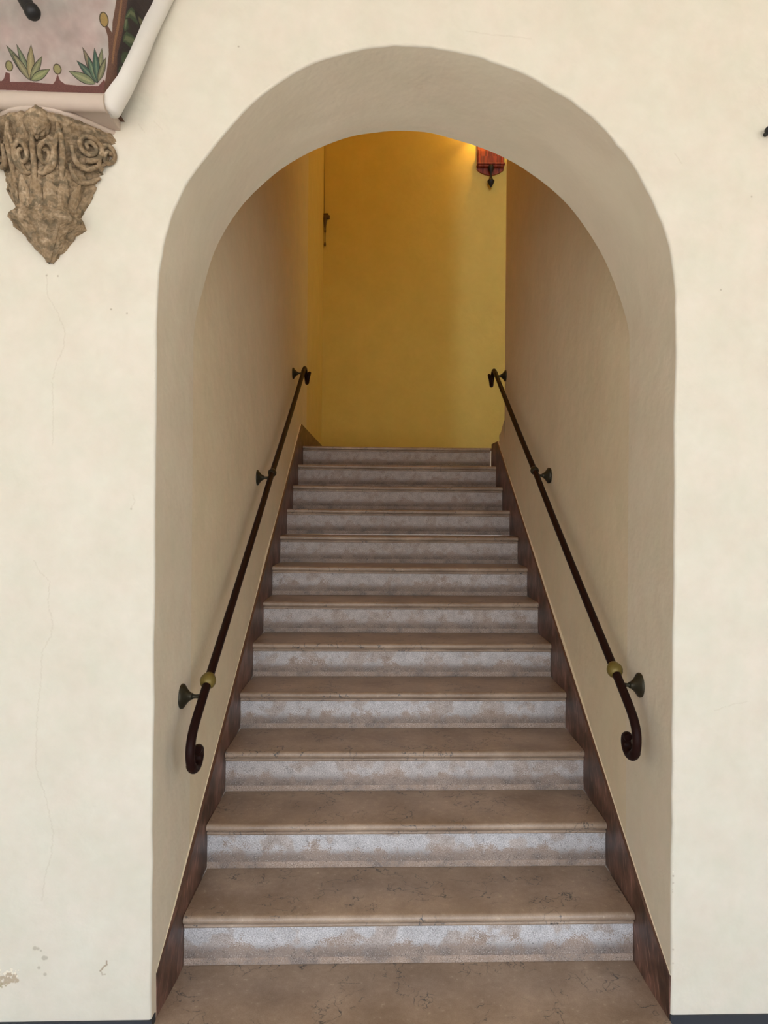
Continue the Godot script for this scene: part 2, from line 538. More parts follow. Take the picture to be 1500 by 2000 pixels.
func facade_marks() -> void:
	var n := 2048
	var im := Image.create(n, n, false, Image.FORMAT_RGBA8)
	im.fill(Color(0.6, 0.55, 0.46, 0.0))
	var dot := func(px: float, py: float, r: float, col: Color) -> void:
		var q := on_facade(px, py, WALL)
		var u := facade_uv(q.x, q.y) * n
		var rr := r * WALL / F / DSP * n
		for y in range(int(u.y - rr - 1), int(u.y + rr + 2)):
			for x in range(int(u.x - rr - 1), int(u.x + rr + 2)):
				if x < 0 or y < 0 or x >= n or y >= n:
					continue
				var k := clampf(rr + 0.5 - Vector2(x + 0.5, y + 0.5).distance_to(u), 0.0, 1.0) * col.a
				var old := im.get_pixel(x, y)
				if k > old.a:
					im.set_pixel(x, y, Color(col.r, col.g, col.b, k))
	var line := func(pts: Array, r: float, col: Color, wob: float) -> void:
		for i in pts.size() - 1:
			var a := Vector2(pts[i][0], pts[i][1])
			var b := Vector2(pts[i + 1][0], pts[i + 1][1])
			var steps := int(a.distance_to(b) * 0.8) + 1
			for k in steps:
				var p := a.lerp(b, float(k) / steps)
				p += Vector2(sin(p.y * 0.31) + sin(p.y * 0.83 + 1.0), sin(p.x * 0.27)) * wob
				if rng.randf() > 0.12:
					dot.call(p.x, p.y, r, col)
	var hair := Color(0.70, 0.64, 0.55, 0.30)
	line.call([[92, 535], [92, 575], [112, 610], [127, 645], [124, 680], [110, 710], [102, 745], [104, 800], [103, 870]], 0.8, hair, 0.7)
	line.call([[66, 1095], [80, 1120], [97, 1134], [94, 1180], [103, 1215], [100, 1240], [82, 1275], [80, 1330], [72, 1400], [70, 1500], [90, 1560], [104, 1625], [100, 1670], [88, 1712], [82, 1760]], 0.8, hair, 0.8)
	line.call([[260, 965], [263, 980], [255, 995]], 0.8, hair, 0.5)
	line.call([[910, 60], [960, 68], [1010, 72], [1040, 76]], 0.8, hair, 0.6)
	line.call([[1395, 1388], [1430, 1376], [1462, 1370]], 0.7, hair, 0.6)
	line.call([[270, 242], [285, 262]], 0.7, hair, 0.2)
	line.call([[300, 236], [318, 254]], 0.6, hair, 0.2)
	line.call([[1318, 300], [1332, 320]], 0.8, hair, 0.2)
	for q in [[217, 604], [248, 612], [113, 539], [91, 538], [256, 994], [466, 91], [1468, 384], [1408, 566]]:
		dot.call(q[0], q[1], 1.7, Color(0.58, 0.52, 0.42, 0.6))
	# flaked patch low on the left, and chips with curled edges
	var tan_ := Color(0.66, 0.58, 0.47, 0.75)
	for k in 90:
		dot.call(rng.randf_range(-30, 36), 1914 + rng.randf_range(-9, 9) - absf(rng.randfn(0, 3)), rng.randf_range(1.5, 4.0), tan_)
	for k in 26:
		dot.call(rng.randf_range(-20, 12), 1920 + rng.randf_range(-6, 8), rng.randf_range(1.5, 3.0), Color(0.58, 0.50, 0.30, 0.7))
	for k in 30:
		dot.call(rng.randf_range(-20, 36), 1902 + rng.randf_range(-10, 6), rng.randf_range(1.0, 2.6), Color(0.93, 0.89, 0.80, 0.8))
	line.call([[196, 1896], [203, 1888], [209, 1884], [208, 1876]], 1.5, Color(0.60, 0.52, 0.42, 0.85), 0.4)
	line.call([[198, 1898], [200, 1904], [207, 1903]], 1.2, Color(0.66, 0.60, 0.50, 0.7), 0.3)
	for q in [[68, 1852, 4.0], [74, 1853, 3.0], [86, 1871, 4.5], [90, 1871, 3.5], [76, 1890, 3.0], [88, 1903, 3.2], [80, 1857, 2.0]]:
		dot.call(q[0], q[1], q[2], Color(0.66, 0.62, 0.54, 0.6))
	# knocks along the right-hand arris of the opening
	for k in 46:
		dot.call(1312.5 + rng.randf_range(0, 3.5), rng.randf_range(1130, 1900), rng.randf_range(0.8, 1.9), Color(0.96, 0.93, 0.86, 0.8) if rng.randf() < 0.5 else Color(0.60, 0.53, 0.44, 0.6))
	for k in 26:
		dot.call(304.5 - rng.randf_range(0, 3), rng.randf_range(700, 1900), rng.randf_range(0.7, 1.6), Color(0.62, 0.55, 0.46, 0.55))
	M.marks_tex = ImageTexture.create_from_image(im)

func plain(color: Color, rough: float, metal := 0.0, spec := 0.5) -> StandardMaterial3D:
	var m := StandardMaterial3D.new()
	m.albedo_color = color
	m.roughness = rough
	m.metallic = metal
	m.metallic_specular = spec
	return m

func materials() -> void:
	plaster_textures()
	tread_texture()
	riser_texture()
	skirting_texture()
	stone_texture()
	wood_texture()
	vault_painting()
	facade_marks()
	M.facade = plaster(Color(0.887, 0.856, 0.79), 0.30)
	M.facade.detail_enabled = true
	M.facade.detail_albedo = M.marks_tex
	M.facade.detail_uv_layer = BaseMaterial3D.DETAIL_UV_2
	M.passage = plaster(Color(0.94, 0.876, 0.755), 0.40, 0.6)
	M.soffit = plaster(Color(0.94, 0.89, 0.80), 0.40, 0.6)  # the facade paint lightened, bounced light put into its colour
	M.hall = plaster(Color(0.90, 0.80, 0.47), 0.30, 0.55)
	M.landing = plaster(Color(0.92, 0.835, 0.60), 0.30, 0.55)  # far end of the left wall, its yellow light put into the colour
	M.ceiling = plaster(Color(0.90, 0.87, 0.80), 0.3)
	M.tread = plain(Color(1, 1, 1), 0.36)
	M.tread.albedo_texture = M.tread_tex
	M.tread.heightmap_enabled = true
	M.tread.heightmap_texture = M.tread_relief
	M.tread.heightmap_scale = 0.06
	M.riser = plain(Color(1, 1, 1), 0.62)
	M.riser.albedo_texture = M.riser_tex
	M.skirt = plain(Color(1, 1, 1), 0.42)
	M.skirt.albedo_texture = M.skirt_tex
	M.slate = plain(Color(0.17, 0.185, 0.21), 0.55)
	M.wood_rail = plain(Color(0.14, 0.07, 0.058), 0.42, 0.0, 0.2)
	M.bronze = plain(Color(0.215, 0.195, 0.14), 0.48, 0.5)
	M.tarnish = plain(Color(0.36, 0.27, 0.14), 0.6)
	M.brass = plain(Color(0.47, 0.405, 0.19), 0.46, 0.35)
	M.iron = plain(Color(0.055, 0.05, 0.055), 0.55)
	M.stone = plain(Color(1, 1, 1), 0.9)
	M.stone.albedo_texture = M.stone_tex
	M.stone.uv1_triplanar = true
	M.stone.uv1_world_triplanar = true
	M.stone.uv1_scale = Vector3.ONE * 3.2
	M.stone.heightmap_enabled = true
	M.stone.heightmap_texture = M.stone_relief
	M.stone.heightmap_scale = 0.45
	M.impost = plaster(Color(0.80, 0.73, 0.67), 0.2)  # roll moulding plaster with shade put into its grey
	M.moulding = plaster(Color(0.90, 0.875, 0.84), 0.12)
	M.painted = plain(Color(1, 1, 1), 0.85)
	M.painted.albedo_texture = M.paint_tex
	M.red_wood = plain(Color(1, 1, 1), 0.5)
	M.red_wood.albedo_texture = M.wood_tex
	M.red_wood.uv1_triplanar = true
	M.red_wood.uv1_scale = Vector3.ONE * 3.0
	M.paving = plaster(Color(0.77, 0.745, 0.72), 0.2)
	M.bulb = plain(Color(1, 0.8, 0.5), 0.4)
	M.bulb.emission_enabled = true
	M.bulb.emission = Color(1.0, 0.62, 0.22)
	M.bulb.emission_energy_multiplier = 3.0
	M.milk = plain(Color(0.95, 0.93, 0.9), 0.4)
	M.milk.emission_enabled = true
	M.milk.emission = Color(1.0, 0.94, 0.82)
	M.milk.emission_energy_multiplier = 2.0
	M.lamp_glass = StandardMaterial3D.new()
	M.lamp_glass.albedo_color = Color(1.0, 0.9, 0.7, 0.16)
	M.lamp_glass.transparency = BaseMaterial3D.TRANSPARENCY_ALPHA
	M.lamp_glass.roughness = 0.05
	M.pane = StandardMaterial3D.new()
	M.pane.albedo_color = Color(0.95, 0.98, 1.0, 0.08)
	M.pane.transparency = BaseMaterial3D.TRANSPARENCY_ALPHA
	M.pane.roughness = 0.03

# ------------------------------------------------------------------ facade with the arch
const OUTER := [[307.6, 640], [308.7, 580], [312, 528], [324, 459], [338, 413.6], [362, 361.6], [393.6, 316], [438, 260.5], [487, 206], [539, 164], [601, 127], [654, 108.5], [716, 93.6], [770, 88], [820, 89.5], [873, 96.6], [929, 109], [1004, 135], [1064, 164], [1138, 212], [1194, 266], [1240, 327], [1277, 396], [1302.5, 463], [1315.5, 526.6], [1320.3, 582.6], [1321, 640]]
const INNER := [[381, 660], [386, 614.6], [395, 573], [414, 503.7], [438.6, 451.7], [473, 401], [511.4, 361.6], [549.6, 330], [594.6, 302.6], [633, 285], [688, 266], [750.6, 257], [785, 255.5], [820, 257], [855, 263], [937, 287.7], [989, 310], [1034, 337], [1078.6, 371], [1116, 408], [1153, 459], [1183, 512], [1205, 568], [1219, 625], [1224, 660]]

func resample(pts: Array, n: int) -> Array:
	var acc := [0.0]
	for i in range(1, pts.size()):
		acc.append(acc[i - 1] + pts[i].distance_to(pts[i - 1]))
	var out := []
	var k := 0
	for i in n:
		var t: float = acc[-1] * i / (n - 1)
		while k < pts.size() - 2 and acc[k + 1] < t:
			k += 1
		var f: float = (t - acc[k]) / maxf(acc[k + 1] - acc[k], 1e-6)
		out.append(pts[k].lerp(pts[k + 1], clampf(f, 0, 1)))
	return out

func outline(src: Array, d: float, n: int) -> Array:   # foot of the left jamb, over the arch, foot of the right jamb
	var arc := []
	for p in src:
		arc.append(on_facade(p[0], p[1], d))
	arc = resample(smooth_path(arc, 5), n)
	var l: Vector2 = arc[0]
	var r: Vector2 = arc[-1]
	# blend the ends into the flat jambs
	for i in n:
		var t: float = float(i) / (n - 1)
		var e := 1.0 - smooth(0.0, 0.10, t)
		arc[i].x += (XL - l.x) * e
		var e2 := 1.0 - smooth(0.0, 0.10, 1.0 - t)
		arc[i].x += (XR - r.x) * e2
	var out := []
	var m := 24
	for i in m:
		var t := float(i) / m
		out.append(Vector2(XL, lerpf(GROUND, arc[0].y, t)))
	out.append_array(arc)
	for i in range(1, m + 1):
		var t := float(i) / m
		out.append(Vector2(XR, lerpf(arc[-1].y, GROUND, t)))
	return out

func build_facade() -> void:
	var n := 96
	var front := outline(OUTER, WALL, n)
	var inner := outline(INNER, WALL + THICK, n)
	var wob := noise(71, 9.0, 3)
	var cnt := front.size()
	for i in cnt:       # hand-worked arris
		var j: float = wob.get_noise_1d(i * 0.045) * 0.0035
		front[i] += Vector2(j, j * 0.7)
	# outward direction in the plane of the wall (away from the opening)
	var out_dir := []
	for i in cnt:
		var t: Vector2 = (front[mini(i + 1, cnt - 1)] - front[maxi(i - 1, 0)]).normalized()
		out_dir.append(Vector2(-t.y, t.x))
	var st := new_st()
	var W0 := -4.0
	var W1 := 4.5
	var Ht := LOGGIA_TOP + 0.15
	var edge := PackedVector2Array()
	for i in cnt:
		edge.append(front[i] + out_dir[i] * 0.007)
	for side in 2:
		var poly := PackedVector2Array()
		if side == 0:
			poly.append_array(edge)
		else:
			for p in inner:
				poly.append(p)
		poly.append(Vector2(W1, GROUND))
		poly.append(Vector2(W1, Ht))
		poly.append(Vector2(W0, Ht))
		poly.append(Vector2(W0, GROUND))
		var ids := Geometry2D.triangulate_polygon(poly)
		var d := WALL if side == 0 else WALL + THICK
		for k in range(0, ids.size(), 3):
			var v := []
			var u := []
			for e in 3:
				var q := poly[ids[k + e]]
				v.append(S(q.x, q.y, d))
				u.append(facade_uv(q.x, q.y) if side == 0 else Vector2(0.97, 0.03))
			tri(st, v[0], v[1], v[2], Vector3(0, 0, 1 if side == 0 else -1), u[0], u[1], u[2], 5)
	var soffit := new_st()
	# rounded arris, then the intrados in five strips of depth
	var rows := []
	var uvs := []
	var relief := noise(73, 2.2, 3)
	for k in 4:
		var a := PI * 0.5 * k / 3.0
		var row := []
		var ur := []
		for i in cnt:
			var q: Vector2 = front[i] + out_dir[i] * 0.007 * (1.0 - sin(a))
			row.append(S(q.x, q.y, WALL + 0.007 * (1.0 - cos(a))))
			ur.append(facade_uv(q.x, q.y) if k < 2 else Vector2(0.97, 0.03))
		rows.append(row)
		uvs.append(ur)
	for k in range(1, 9):
		var t := k / 8.0
		var row := []
		var ur := []
		for i in cnt:
			var q: Vector2 = front[i].lerp(inner[i], t)
			var b: float = relief.get_noise_3d(i * 0.02, t * 0.4, 1.0) * 0.008 * sin(PI * t) * smooth(20, 34, i) * smooth(20, 34, cnt - 1 - i)
			q += out_dir[i] * b
			row.append(S(q.x, q.y, lerpf(WALL + 0.007, WALL + THICK, t)))
			ur.append(Vector2(0.97, 0.03))
		rows.append(row)
		uvs.append(ur)
	# the hint only has to agree with the crown: downwards
	var crown := []
	for r in rows:
		crown.append(r)
	grid(st, crown.slice(0, 4), Vector3(0, -1, 0), 6, uvs.slice(0, 4))
	grid(soffit, crown.slice(3), Vector3(0, -1, 0), 6, uvs.slice(3))
	# ends and top of the wall
	quad(st, S(W0, GROUND, WALL), S(W0, GROUND, WALL + THICK), S(W0, Ht, WALL + THICK), S(W0, Ht, WALL), Vector3(-1, 0, 0))
	quad(st, S(W1, GROUND, WALL), S(W1, GROUND, WALL + THICK), S(W1, Ht, WALL + THICK), S(W1, Ht, WALL), Vector3(1, 0, 0))
	quad(st, S(W0, Ht, WALL), S(W1, Ht, WALL), S(W1, Ht, WALL + THICK), S(W0, Ht, WALL + THICK), Vector3(0, 1, 0))
	soffit.generate_normals()
	var front_wall := finish(st, "wall_front", null)
	front_wall.material_override = null
	soffit.commit(front_wall.mesh)
	front_wall.set_surface_override_material(0, M.facade)
	front_wall.set_surface_override_material(1, M.soffit)
	structure(front_wall, "cream plaster wall pierced by the round arch", "wall")
	# upper storey over the loggia roof, with the window that lights the upper corridor
	var up := new_st()
	slab(up, XL - 0.25, WIN[0], Ht, TOP, WALL, WALL + THICK)
	slab(up, WIN[1], 3.0, Ht, TOP, WALL, WALL + THICK)
	slab(up, WIN[0], WIN[1], Ht, WIN[2], WALL, WALL + THICK)
	slab(up, WIN[0], WIN[1], WIN[3], TOP, WALL, WALL + THICK)
	structure(finish(up, "wall_upper", M.ceiling), "upper wall above the loggia roof", "wall")

const WIN := [1.02, 2.05, 4.7, 6.25]    # x0, x1, y0, y1 of the corridor window

# a plaster sheet on a plane of constant x with gentle unevenness, closed to a slab behind
func side_wall(called: String, x: float, away: float, d0: float, d1: float, y0: float, y1: float, amp: float, seed_: int, material: Material, label: String) -> void:
	var st := new_st()
	var nz := noise(seed_, 0.55, 3)
	var nd := 60
	var ny := 70
	var rows := []
	var sgn := signf(away)
	for j in ny + 1:
		var y := lerpf(y0, y1, float(j) / ny)
		var row := []
		for i in nd + 1:
			var d := lerpf(d0, d1, float(i) / nd)
			var k := smooth(0.0, 0.5, d - d0) * smooth(0.0, 0.25, d1 - d)
			row.append(P(x + sgn * maxf(-0.002, nz.get_noise_2d(d, y * 0.7) * amp) * k, y, d))
		rows.append(row)
	grid(st, rows, Vector3(-sgn, 0, 0), 1)
	var xb := x + away
	quad(st, P(xb, y0, d0), P(xb, y0, d1), P(xb, y1, d1), P(xb, y1, d0), Vector3(sgn, 0, 0))
	quad(st, P(x, y0, d1), P(xb, y0, d1), P(xb, y1, d1), P(x, y1, d1), Vector3(0, 0, -1))
	quad(st, P(x, y0, d0), P(xb, y0, d0), P(xb, y1, d0), P(x, y1, d0), Vector3(0, 0, 1))
	quad(st, P(x, y1, d0), P(xb, y1, d0), P(xb, y1, d1), P(x, y1, d1), Vector3(0, 1, 0))
	structure(finish(st, called, material), label, "wall")

func build_hall() -> void:
	var land := RISE * STEPS
	var back_l := WALL + THICK + SKEW * (XL - XC)
	var back_r := WALL + THICK + SKEW * (XR - XC)
	side_wall("wall_left", XL, -0.22, back_l, 6.05, GROUND, TOP, 0.016, 81, M.passage, "long plaster wall along the left handrail")
	side_wall("wall_landing", XL, -0.22, 6.05, BACK + 0.2, GROUND, TOP, 0.004, 85, M.landing, "left plaster wall at the landing, the yellow light there put into its colour")
	side_wall("wall_right", XR, 0.10, back_r, ARRIS, GROUND, TOP, 0.012, 83, M.passage, "plaster partition along the right handrail")
	var st := new_st()
	slab(st, XL - 0.22, 2.7, land - 0.4, TOP, BACK, BACK + 0.25)
	structure(finish(st, "wall_back", M.hall), "yellow plaster wall behind the stair landing", "wall")
	st = new_st()
	slab(st, 2.45, 2.7, land - 0.3, TOP, WALL + THICK, BACK)
	structure(finish(st, "wall_corridor", M.hall), "side wall of the upper corridor behind the partition", "wall")
	st = new_st()
	slab(st, XL - 0.22, 2.7, TOP, TOP + 0.2, WALL, BACK + 0.25)
	structure(finish(st, "ceiling", M.hall), "plaster ceiling over the stair hall", "ceiling")
	st = new_st()
	slab(st, XR + 0.10, 2.45, land - 0.2, land, WALL + THICK, ARRIS + 0.56)
	slab(st, XL, 2.45, land - 0.2, land - 0.002, FIRST + GOING * 11 + 0.3, BACK)
	structure(finish(st, "floor_landing", M.paving), "stone floor of the upper landing", "floor")
	# rubble-plastered stump of wall that runs on from the partition beside the last steps
	st = new_st()
	var nz := noise(91, 9.0, 3)
	var rows := []
	var nd := 26
	for k in 10:
		var row := []
		for i in nd + 1:
			var t := float(i) / nd
			var d := lerpf(ARRIS - 0.002, 5.72, t)
			var top: float = lerpf(2.13, 1.985, smooth(0.0, 0.55, t)) + nz.get_noise_2d(d * 1.3, 0.0) * 0.05
			var x := XR - 0.002
			var y := top
			if k < 5:
				y = lerpf(1.3, top - 0.035, k / 4.0)
			else:
				var a := (k - 5) / 4.0 * PI * 0.5
				x = XR - 0.002 + (1.0 - cos(a)) * 0.06
				y = top - 0.035 + sin(a) * 0.035
			x += nz.get_noise_2d(d * 2.0, y * 2.0 + 3.0) * 0.016
			row.append(P(x, y, d))
		rows.append(row)
	var last := []
	var foot := []
	for i in nd + 1:
		var q: Vector3 = rows[9][i]
		last.append(Vector3(XR + 0.10, q.y, q.z))
		foot.append(Vector3(XR + 0.10, 1.3, q.z))
	rows.append(last)
	rows.append(foot)
	grid(st, rows, Vector3(-1, 0.3, 0), 2)
	var e0 := []
	for r in rows:
		e0.append(r[nd])
	for i in range(1, e0.size() - 1):
		tri(st, e0[0], e0[i], e0[i + 1], Vector3(0, 0, -1))
	structure(finish(st, "trim_1", M.passage), "lumpy plaster stump at the end of the right partition", "trim")
	# the window at the far end of the corridor
	var w := new_st()
	var x0: float = WIN[0]
	var x1: float = WIN[1]
	var y0: float = WIN[2]
	var y1: float = WIN[3]
	var dw := WALL + 0.2
	for b in [[x0, x0 + 0.05, y0, y1], [x1 - 0.05, x1, y0, y1], [x0 + 0.05, x1 - 0.05, y0, y0 + 0.05], [x0 + 0.05, x1 - 0.05, y1 - 0.05, y1], [(x0 + x1) / 2 - 0.02, (x0 + x1) / 2 + 0.02, y0 + 0.05, y1 - 0.05]]:
		slab(w, b[0], b[1], b[2], b[3], dw, dw + 0.05)
	var wf := finish(w, "window_1", M.moulding)
	structure(wf, "white framed window at the end of the upper corridor", "window")
	for s in 2:
		var p := new_st()
		var a := x0 + 0.05 if s == 0 else (x0 + x1) / 2 + 0.02
		var b := (x0 + x1) / 2 - 0.02 if s == 0 else x1 - 0.05
		slab(p, a, b, y0 + 0.05, y1 - 0.05, dw + 0.022, dw + 0.027)
		finish(p, "pane", M.pane, wf)

# ------------------------------------------------------------------ stairs
func step_d(i: int) -> float:
	return FIRST + GOING * (i - 1)

func build_stairs() -> void:
	var x0 := -0.630
	var x1 := 0.825
	var stairs := thing("staircase", "brown veined marble staircase climbing between two plaster walls", "staircase", S(XC, 0, FIRST))
	var off := stairs.position
	var wear := noise(95, 1.4, 3)
	var nx := 30
	for i in range(0, STEPS + 1):
		var d := step_d(i) if i > 0 else WALL - 0.07
		var y := RISE * i
		var dn := (step_d(i + 1) + 0.03) if i < STEPS else step_d(i) + 0.36
		# moulded front: bullnose, groove, fillet
		var prof := [[dn, y], [d + 0.10, y], [d + 0.03, y - 0.0003]]
		for k in 7:
			var a := PI * k / 6.0
			prof.append([d + 0.013 - sin(a) * 0.013, y - 0.0135 + cos(a) * 0.013])
		prof.append_array([[d + 0.020, y - 0.0275], [d + 0.020, y - 0.0315], [d + 0.0115, y - 0.0320], [d + 0.0115, y - 0.0400], [d + 0.024, y - 0.0405], [dn, y - 0.0405]])
		var rows := []
		var uvs := []
		var run := 0.0
		for k in prof.size():
			if k > 0:
				run += Vector2(prof[k][0], prof[k][1]).distance_to(Vector2(prof[k - 1][0], prof[k - 1][1]))
			var row := []
			var ur := []
			for j in nx + 1:
				var x := lerpf(x0, x1, float(j) / nx)
				if i == 0:
					x = lerpf(x0 - 0.0145, x1 + 0.0115, float(j) / nx)
				var dip := 0.0
				if k >= 1 and k <= 8:
					dip = 0.0022 * (1.0 - pow(absf(x - XC) / 0.74, 2.0)) + 0.0014 * wear.get_noise_2d(x * 2.5, i * 7.3)
				row.append(S(x, prof[k][1] - dip * (0.4 if k == 1 else 1.0), prof[k][0] + dip * 0.5) - off)
				ur.append(Vector2(x / 1.6 + 0.37 * i, (run + 0.43 * i) / 1.6))
			rows.append(row)
			uvs.append(ur)
		var st := new_st()
		grid(st, rows, Vector3(0, 1, 1), 1, uvs)
		for e in [0, nx]:
			var c := S(x0 if e == 0 else x1, y - 0.02, d + 0.1) - off
			for k in prof.size() - 1:
				tri(st, c, rows[k][e], rows[k + 1][e], Vector3(-1 if e == 0 else 1, 0, 0), Vector2(0.2, 0.3), Vector2(0.21, 0.3), Vector2(0.2, 0.31))
		finish(st, "tread", M.tread, stairs)
		if i == 0:
			continue
		# riser with a shallow plinth at its foot
		var yb := RISE * (i - 1)
		var yt := y - 0.0400
		var dr := d + 0.022
		var cut := yb + (yt - yb) * 0.225
		var rp := [[dr, yt], [dr, yt - 0.03], [dr - 0.0005, cut + 0.03], [dr - 0.001, cut + 0.004], [dr - 0.0045, cut], [dr - 0.005, cut - 0.003], [dr - 0.005, yb + 0.001]]
		rows = []
		uvs = []
		for k in rp.size():
			var row := []
			var ur := []
			for j in nx + 1:
				var x := lerpf(x0 - 0.001, x1 + 0.001, float(j) / nx)
				row.append(S(x, rp[k][1], rp[k][0]) - off)
				var v: float = (yt - rp[k][1]) / (yt - yb)
				ur.append(Vector2((x - x0) / (x1 - x0), ((i - 1) + clampf(v, 0.01, 0.99)) / STEPS))
			rows.append(row)
			uvs.append(ur)
		st = new_st()
		grid(st, rows, Vector3(0, 0, 1), 1, uvs)
		for e in [0, nx]:
			var bx := S(lerpf(x0 - 0.001, x1 + 0.001, float(e) / nx), yt, dr + 0.025) - off
			var bb := S(lerpf(x0 - 0.001, x1 + 0.001, float(e) / nx), yb, dr + 0.025) - off
			quad(st, rows[0][e], rows[6][e], bb, bx, Vector3(-1 if e == 0 else 1, 0, 0), -1, uvs[0][e], uvs[6][e], uvs[6][e], uvs[0][e])
		quad(st, S(x0 + 0.004, yb, dr + 0.025) - off, S(x1 - 0.01, yb, dr + 0.025) - off, S(x1 - 0.01, yt, dr + 0.025) - off, S(x0 + 0.004, yt, dr + 0.025) - off, Vector3(0, 0, -1), -1, uvs[0][0], uvs[0][nx], uvs[6][nx], uvs[6][0])
		finish(st, "riser", M.riser, stairs)

# skirting: a marble band that climbs with the stairs, its top edge parallel to the nosings
func build_skirting() -> void:
	for side in 2:
		var xf := -0.632 if side == 0 else 0.827       # face
		var xw := XL - 0.02 if side == 0 else XR + 0.02   # into the plaster
		var d0 := 2.112 if side == 0 else 2.116
		var xn := XL + 0.003 if side == 0 else XR - 0.003      # it dies into the plaster at the foot
		var top0 := 0.125 if side == 0 else 0.125
		var d1 := 5.62
		var top1 := 2.125
		var db := BACK + SKEW * (xf - XC)
		var pts := [[d0, -0.14], [d0, top0], [d1, top1], [db, 2.125], [db, 1.72], [5.70, 1.72], [2.6, -0.14]]
		if side == 1:
			pts = [[d0, -0.14], [d0, top0], [5.40, 1.985], [5.66, 1.99], [5.66, 1.66], [2.6, -0.14]]
		var dm := 2.28
		var ym: float = lerpf(pts[1][1], pts[2][1], (dm - d0) / (pts[2][0] - d0))
		pts.insert(2, [dm, ym])
		pts.append([dm, -0.14])
		var poly := PackedVector2Array()
		for p in pts:
			poly.append(Vector2(p[0], p[1]))
		var st := new_st()
		# the tapered foot (corners 0, 1, 2 and the last) apart from the rest
		var last := poly.size() - 1
		var ids := PackedInt32Array([0, 1, 2, 0, 2, last])
		for e in Geometry2D.triangulate_polygon(poly.slice(2)):
			ids.append(e + 2)
		var n := Vector3(1 if side == 0 else -1, 0, 0)
		for k in range(0, ids.size(), 3):
			for back in 2:
				var v := []
				var u := []
				for e in 3:
					var q := poly[ids[k + e]]
					v.append(P((xn if q.x < d0 + 0.001 else xf) if back == 0 else xw, q.y, q.x))
					u.append(Vector2(q.x + 0.3 * side, -q.y) * 1.35)
				tri(st, v[0], v[1], v[2], n if back == 0 else -n, u[0], u[1], u[2])
		var paint := new_st()
		for k in poly.size():
			var a := poly[k]
			var b := poly[(k + 1) % poly.size()]
			var dir := (b - a).normalized()
			var nn := Vector2(-dir.y, dir.x)
			var xa := xn if a.x < d0 + 0.001 else xf
			var xb := xn if b.x < d0 + 0.001 else xf
			if k == 1 or k == 2:
				var xp := XL if side == 0 else XR
				var xm := lerpf(xa, xp, 0.66)
				var xo := lerpf(xb, xp, 0.66)
				quad(st, P(xa, a.y, a.x), P(xb, b.y, b.x), P(xo, b.y + 0.004, b.x), P(xm, a.y + 0.004, a.x), Vector3(0, 1, 0), -1, Vector2(0.1, 0.1), Vector2(0.11, 0.1), Vector2(0.11, 0.11), Vector2(0.1, 0.11))
				quad(paint, P(xm, a.y + 0.004, a.x), P(xo, b.y + 0.004, b.x), P(xw, b.y + 0.006, b.x), P(xw, a.y + 0.006, a.x), Vector3(0, 1, 0))
				continue
			quad(st, P(xa, a.y, a.x), P(xb, b.y, b.x), P(xw, b.y, b.x), P(xw, a.y, a.x), Vector3(0, nn.y, -nn.x), -1, a * 1.35, b * 1.35, b * 1.35 + Vector2(0.02, 0), a * 1.35 + Vector2(0.02, 0))
		var sk := finish(st, "baseboard_left" if side == 0 else "baseboard_right", M.skirt)
		finish(paint, "painted_edge", M.passage, sk).set_meta("label", "edges overpainted in cream")
		structure(sk, "red-brown marble skirting climbing along the %s wall" % ("left" if side == 0 else "right"), "baseboard")
	var bk := new_st()
	slab(bk, -0.632, 2.45, 1.965, 2.125, BACK - 0.014, BACK + 0.02)
	structure(finish(bk, "baseboard_back", M.skirt), "red-brown marble skirting on the landing wall", "baseboard")
	# low dark band at the foot of the facade, returning into the left jamb
	for side in 2:
		var s := new_st()
		if side == 0:
			slab(s, -4.0, XL + 0.004, GROUND, 0.022, WALL - 0.006, WALL + 0.03)
		else:
			slab(s, XR - 0.002, 4.5, GROUND, 0.016, WALL - 0.006, WALL + 0.03)
		structure(finish(s, "baseboard_front_left" if side == 0 else "baseboard_front_right", M.slate), "low dark slate band at the wall foot %s of the arch" % ("left" if side == 0 else "right"), "baseboard")

# ------------------------------------------------------------------ handrails
func bracket(rail: Node3D, off: Vector3, at: Vector3, side: float) -> void:
	var wall_x := XL if side < 0 else XR
	var ax := Vector3(-side, 0, 0)
	var foot := Vector3(wall_x - side * 0.001, at.y, at.z)
	var br := Node3D.new()
	br.name = "bracket"
	rail.add_child(br, true)
	var st := new_st()
	lathe(st, foot - off, ax, [[-0.004, 0.001], [-0.004, 0.039], [0.004, 0.040], [0.007, 0.038], [0.013, 0.029], [0.021, 0.019], [0.029, 0.0125], [0.036, 0.010], [0.036, 0.001]], 24)
	finish(st, "rosette", M.bronze, br)
	st = new_st()
	var long: float = absf(at.x - foot.x)
	lathe(st, foot - off + ax * 0.022, ax, [[0.0, 0.010], [0.004, 0.0105], [0.008, 0.0075], [long * 0.5 - 0.011, 0.0062], [long - 0.034, 0.0072], [long - 0.026, 0.009], [long - 0.016, 0.009]], 16)
	finish(st, "arm", M.bronze, br)

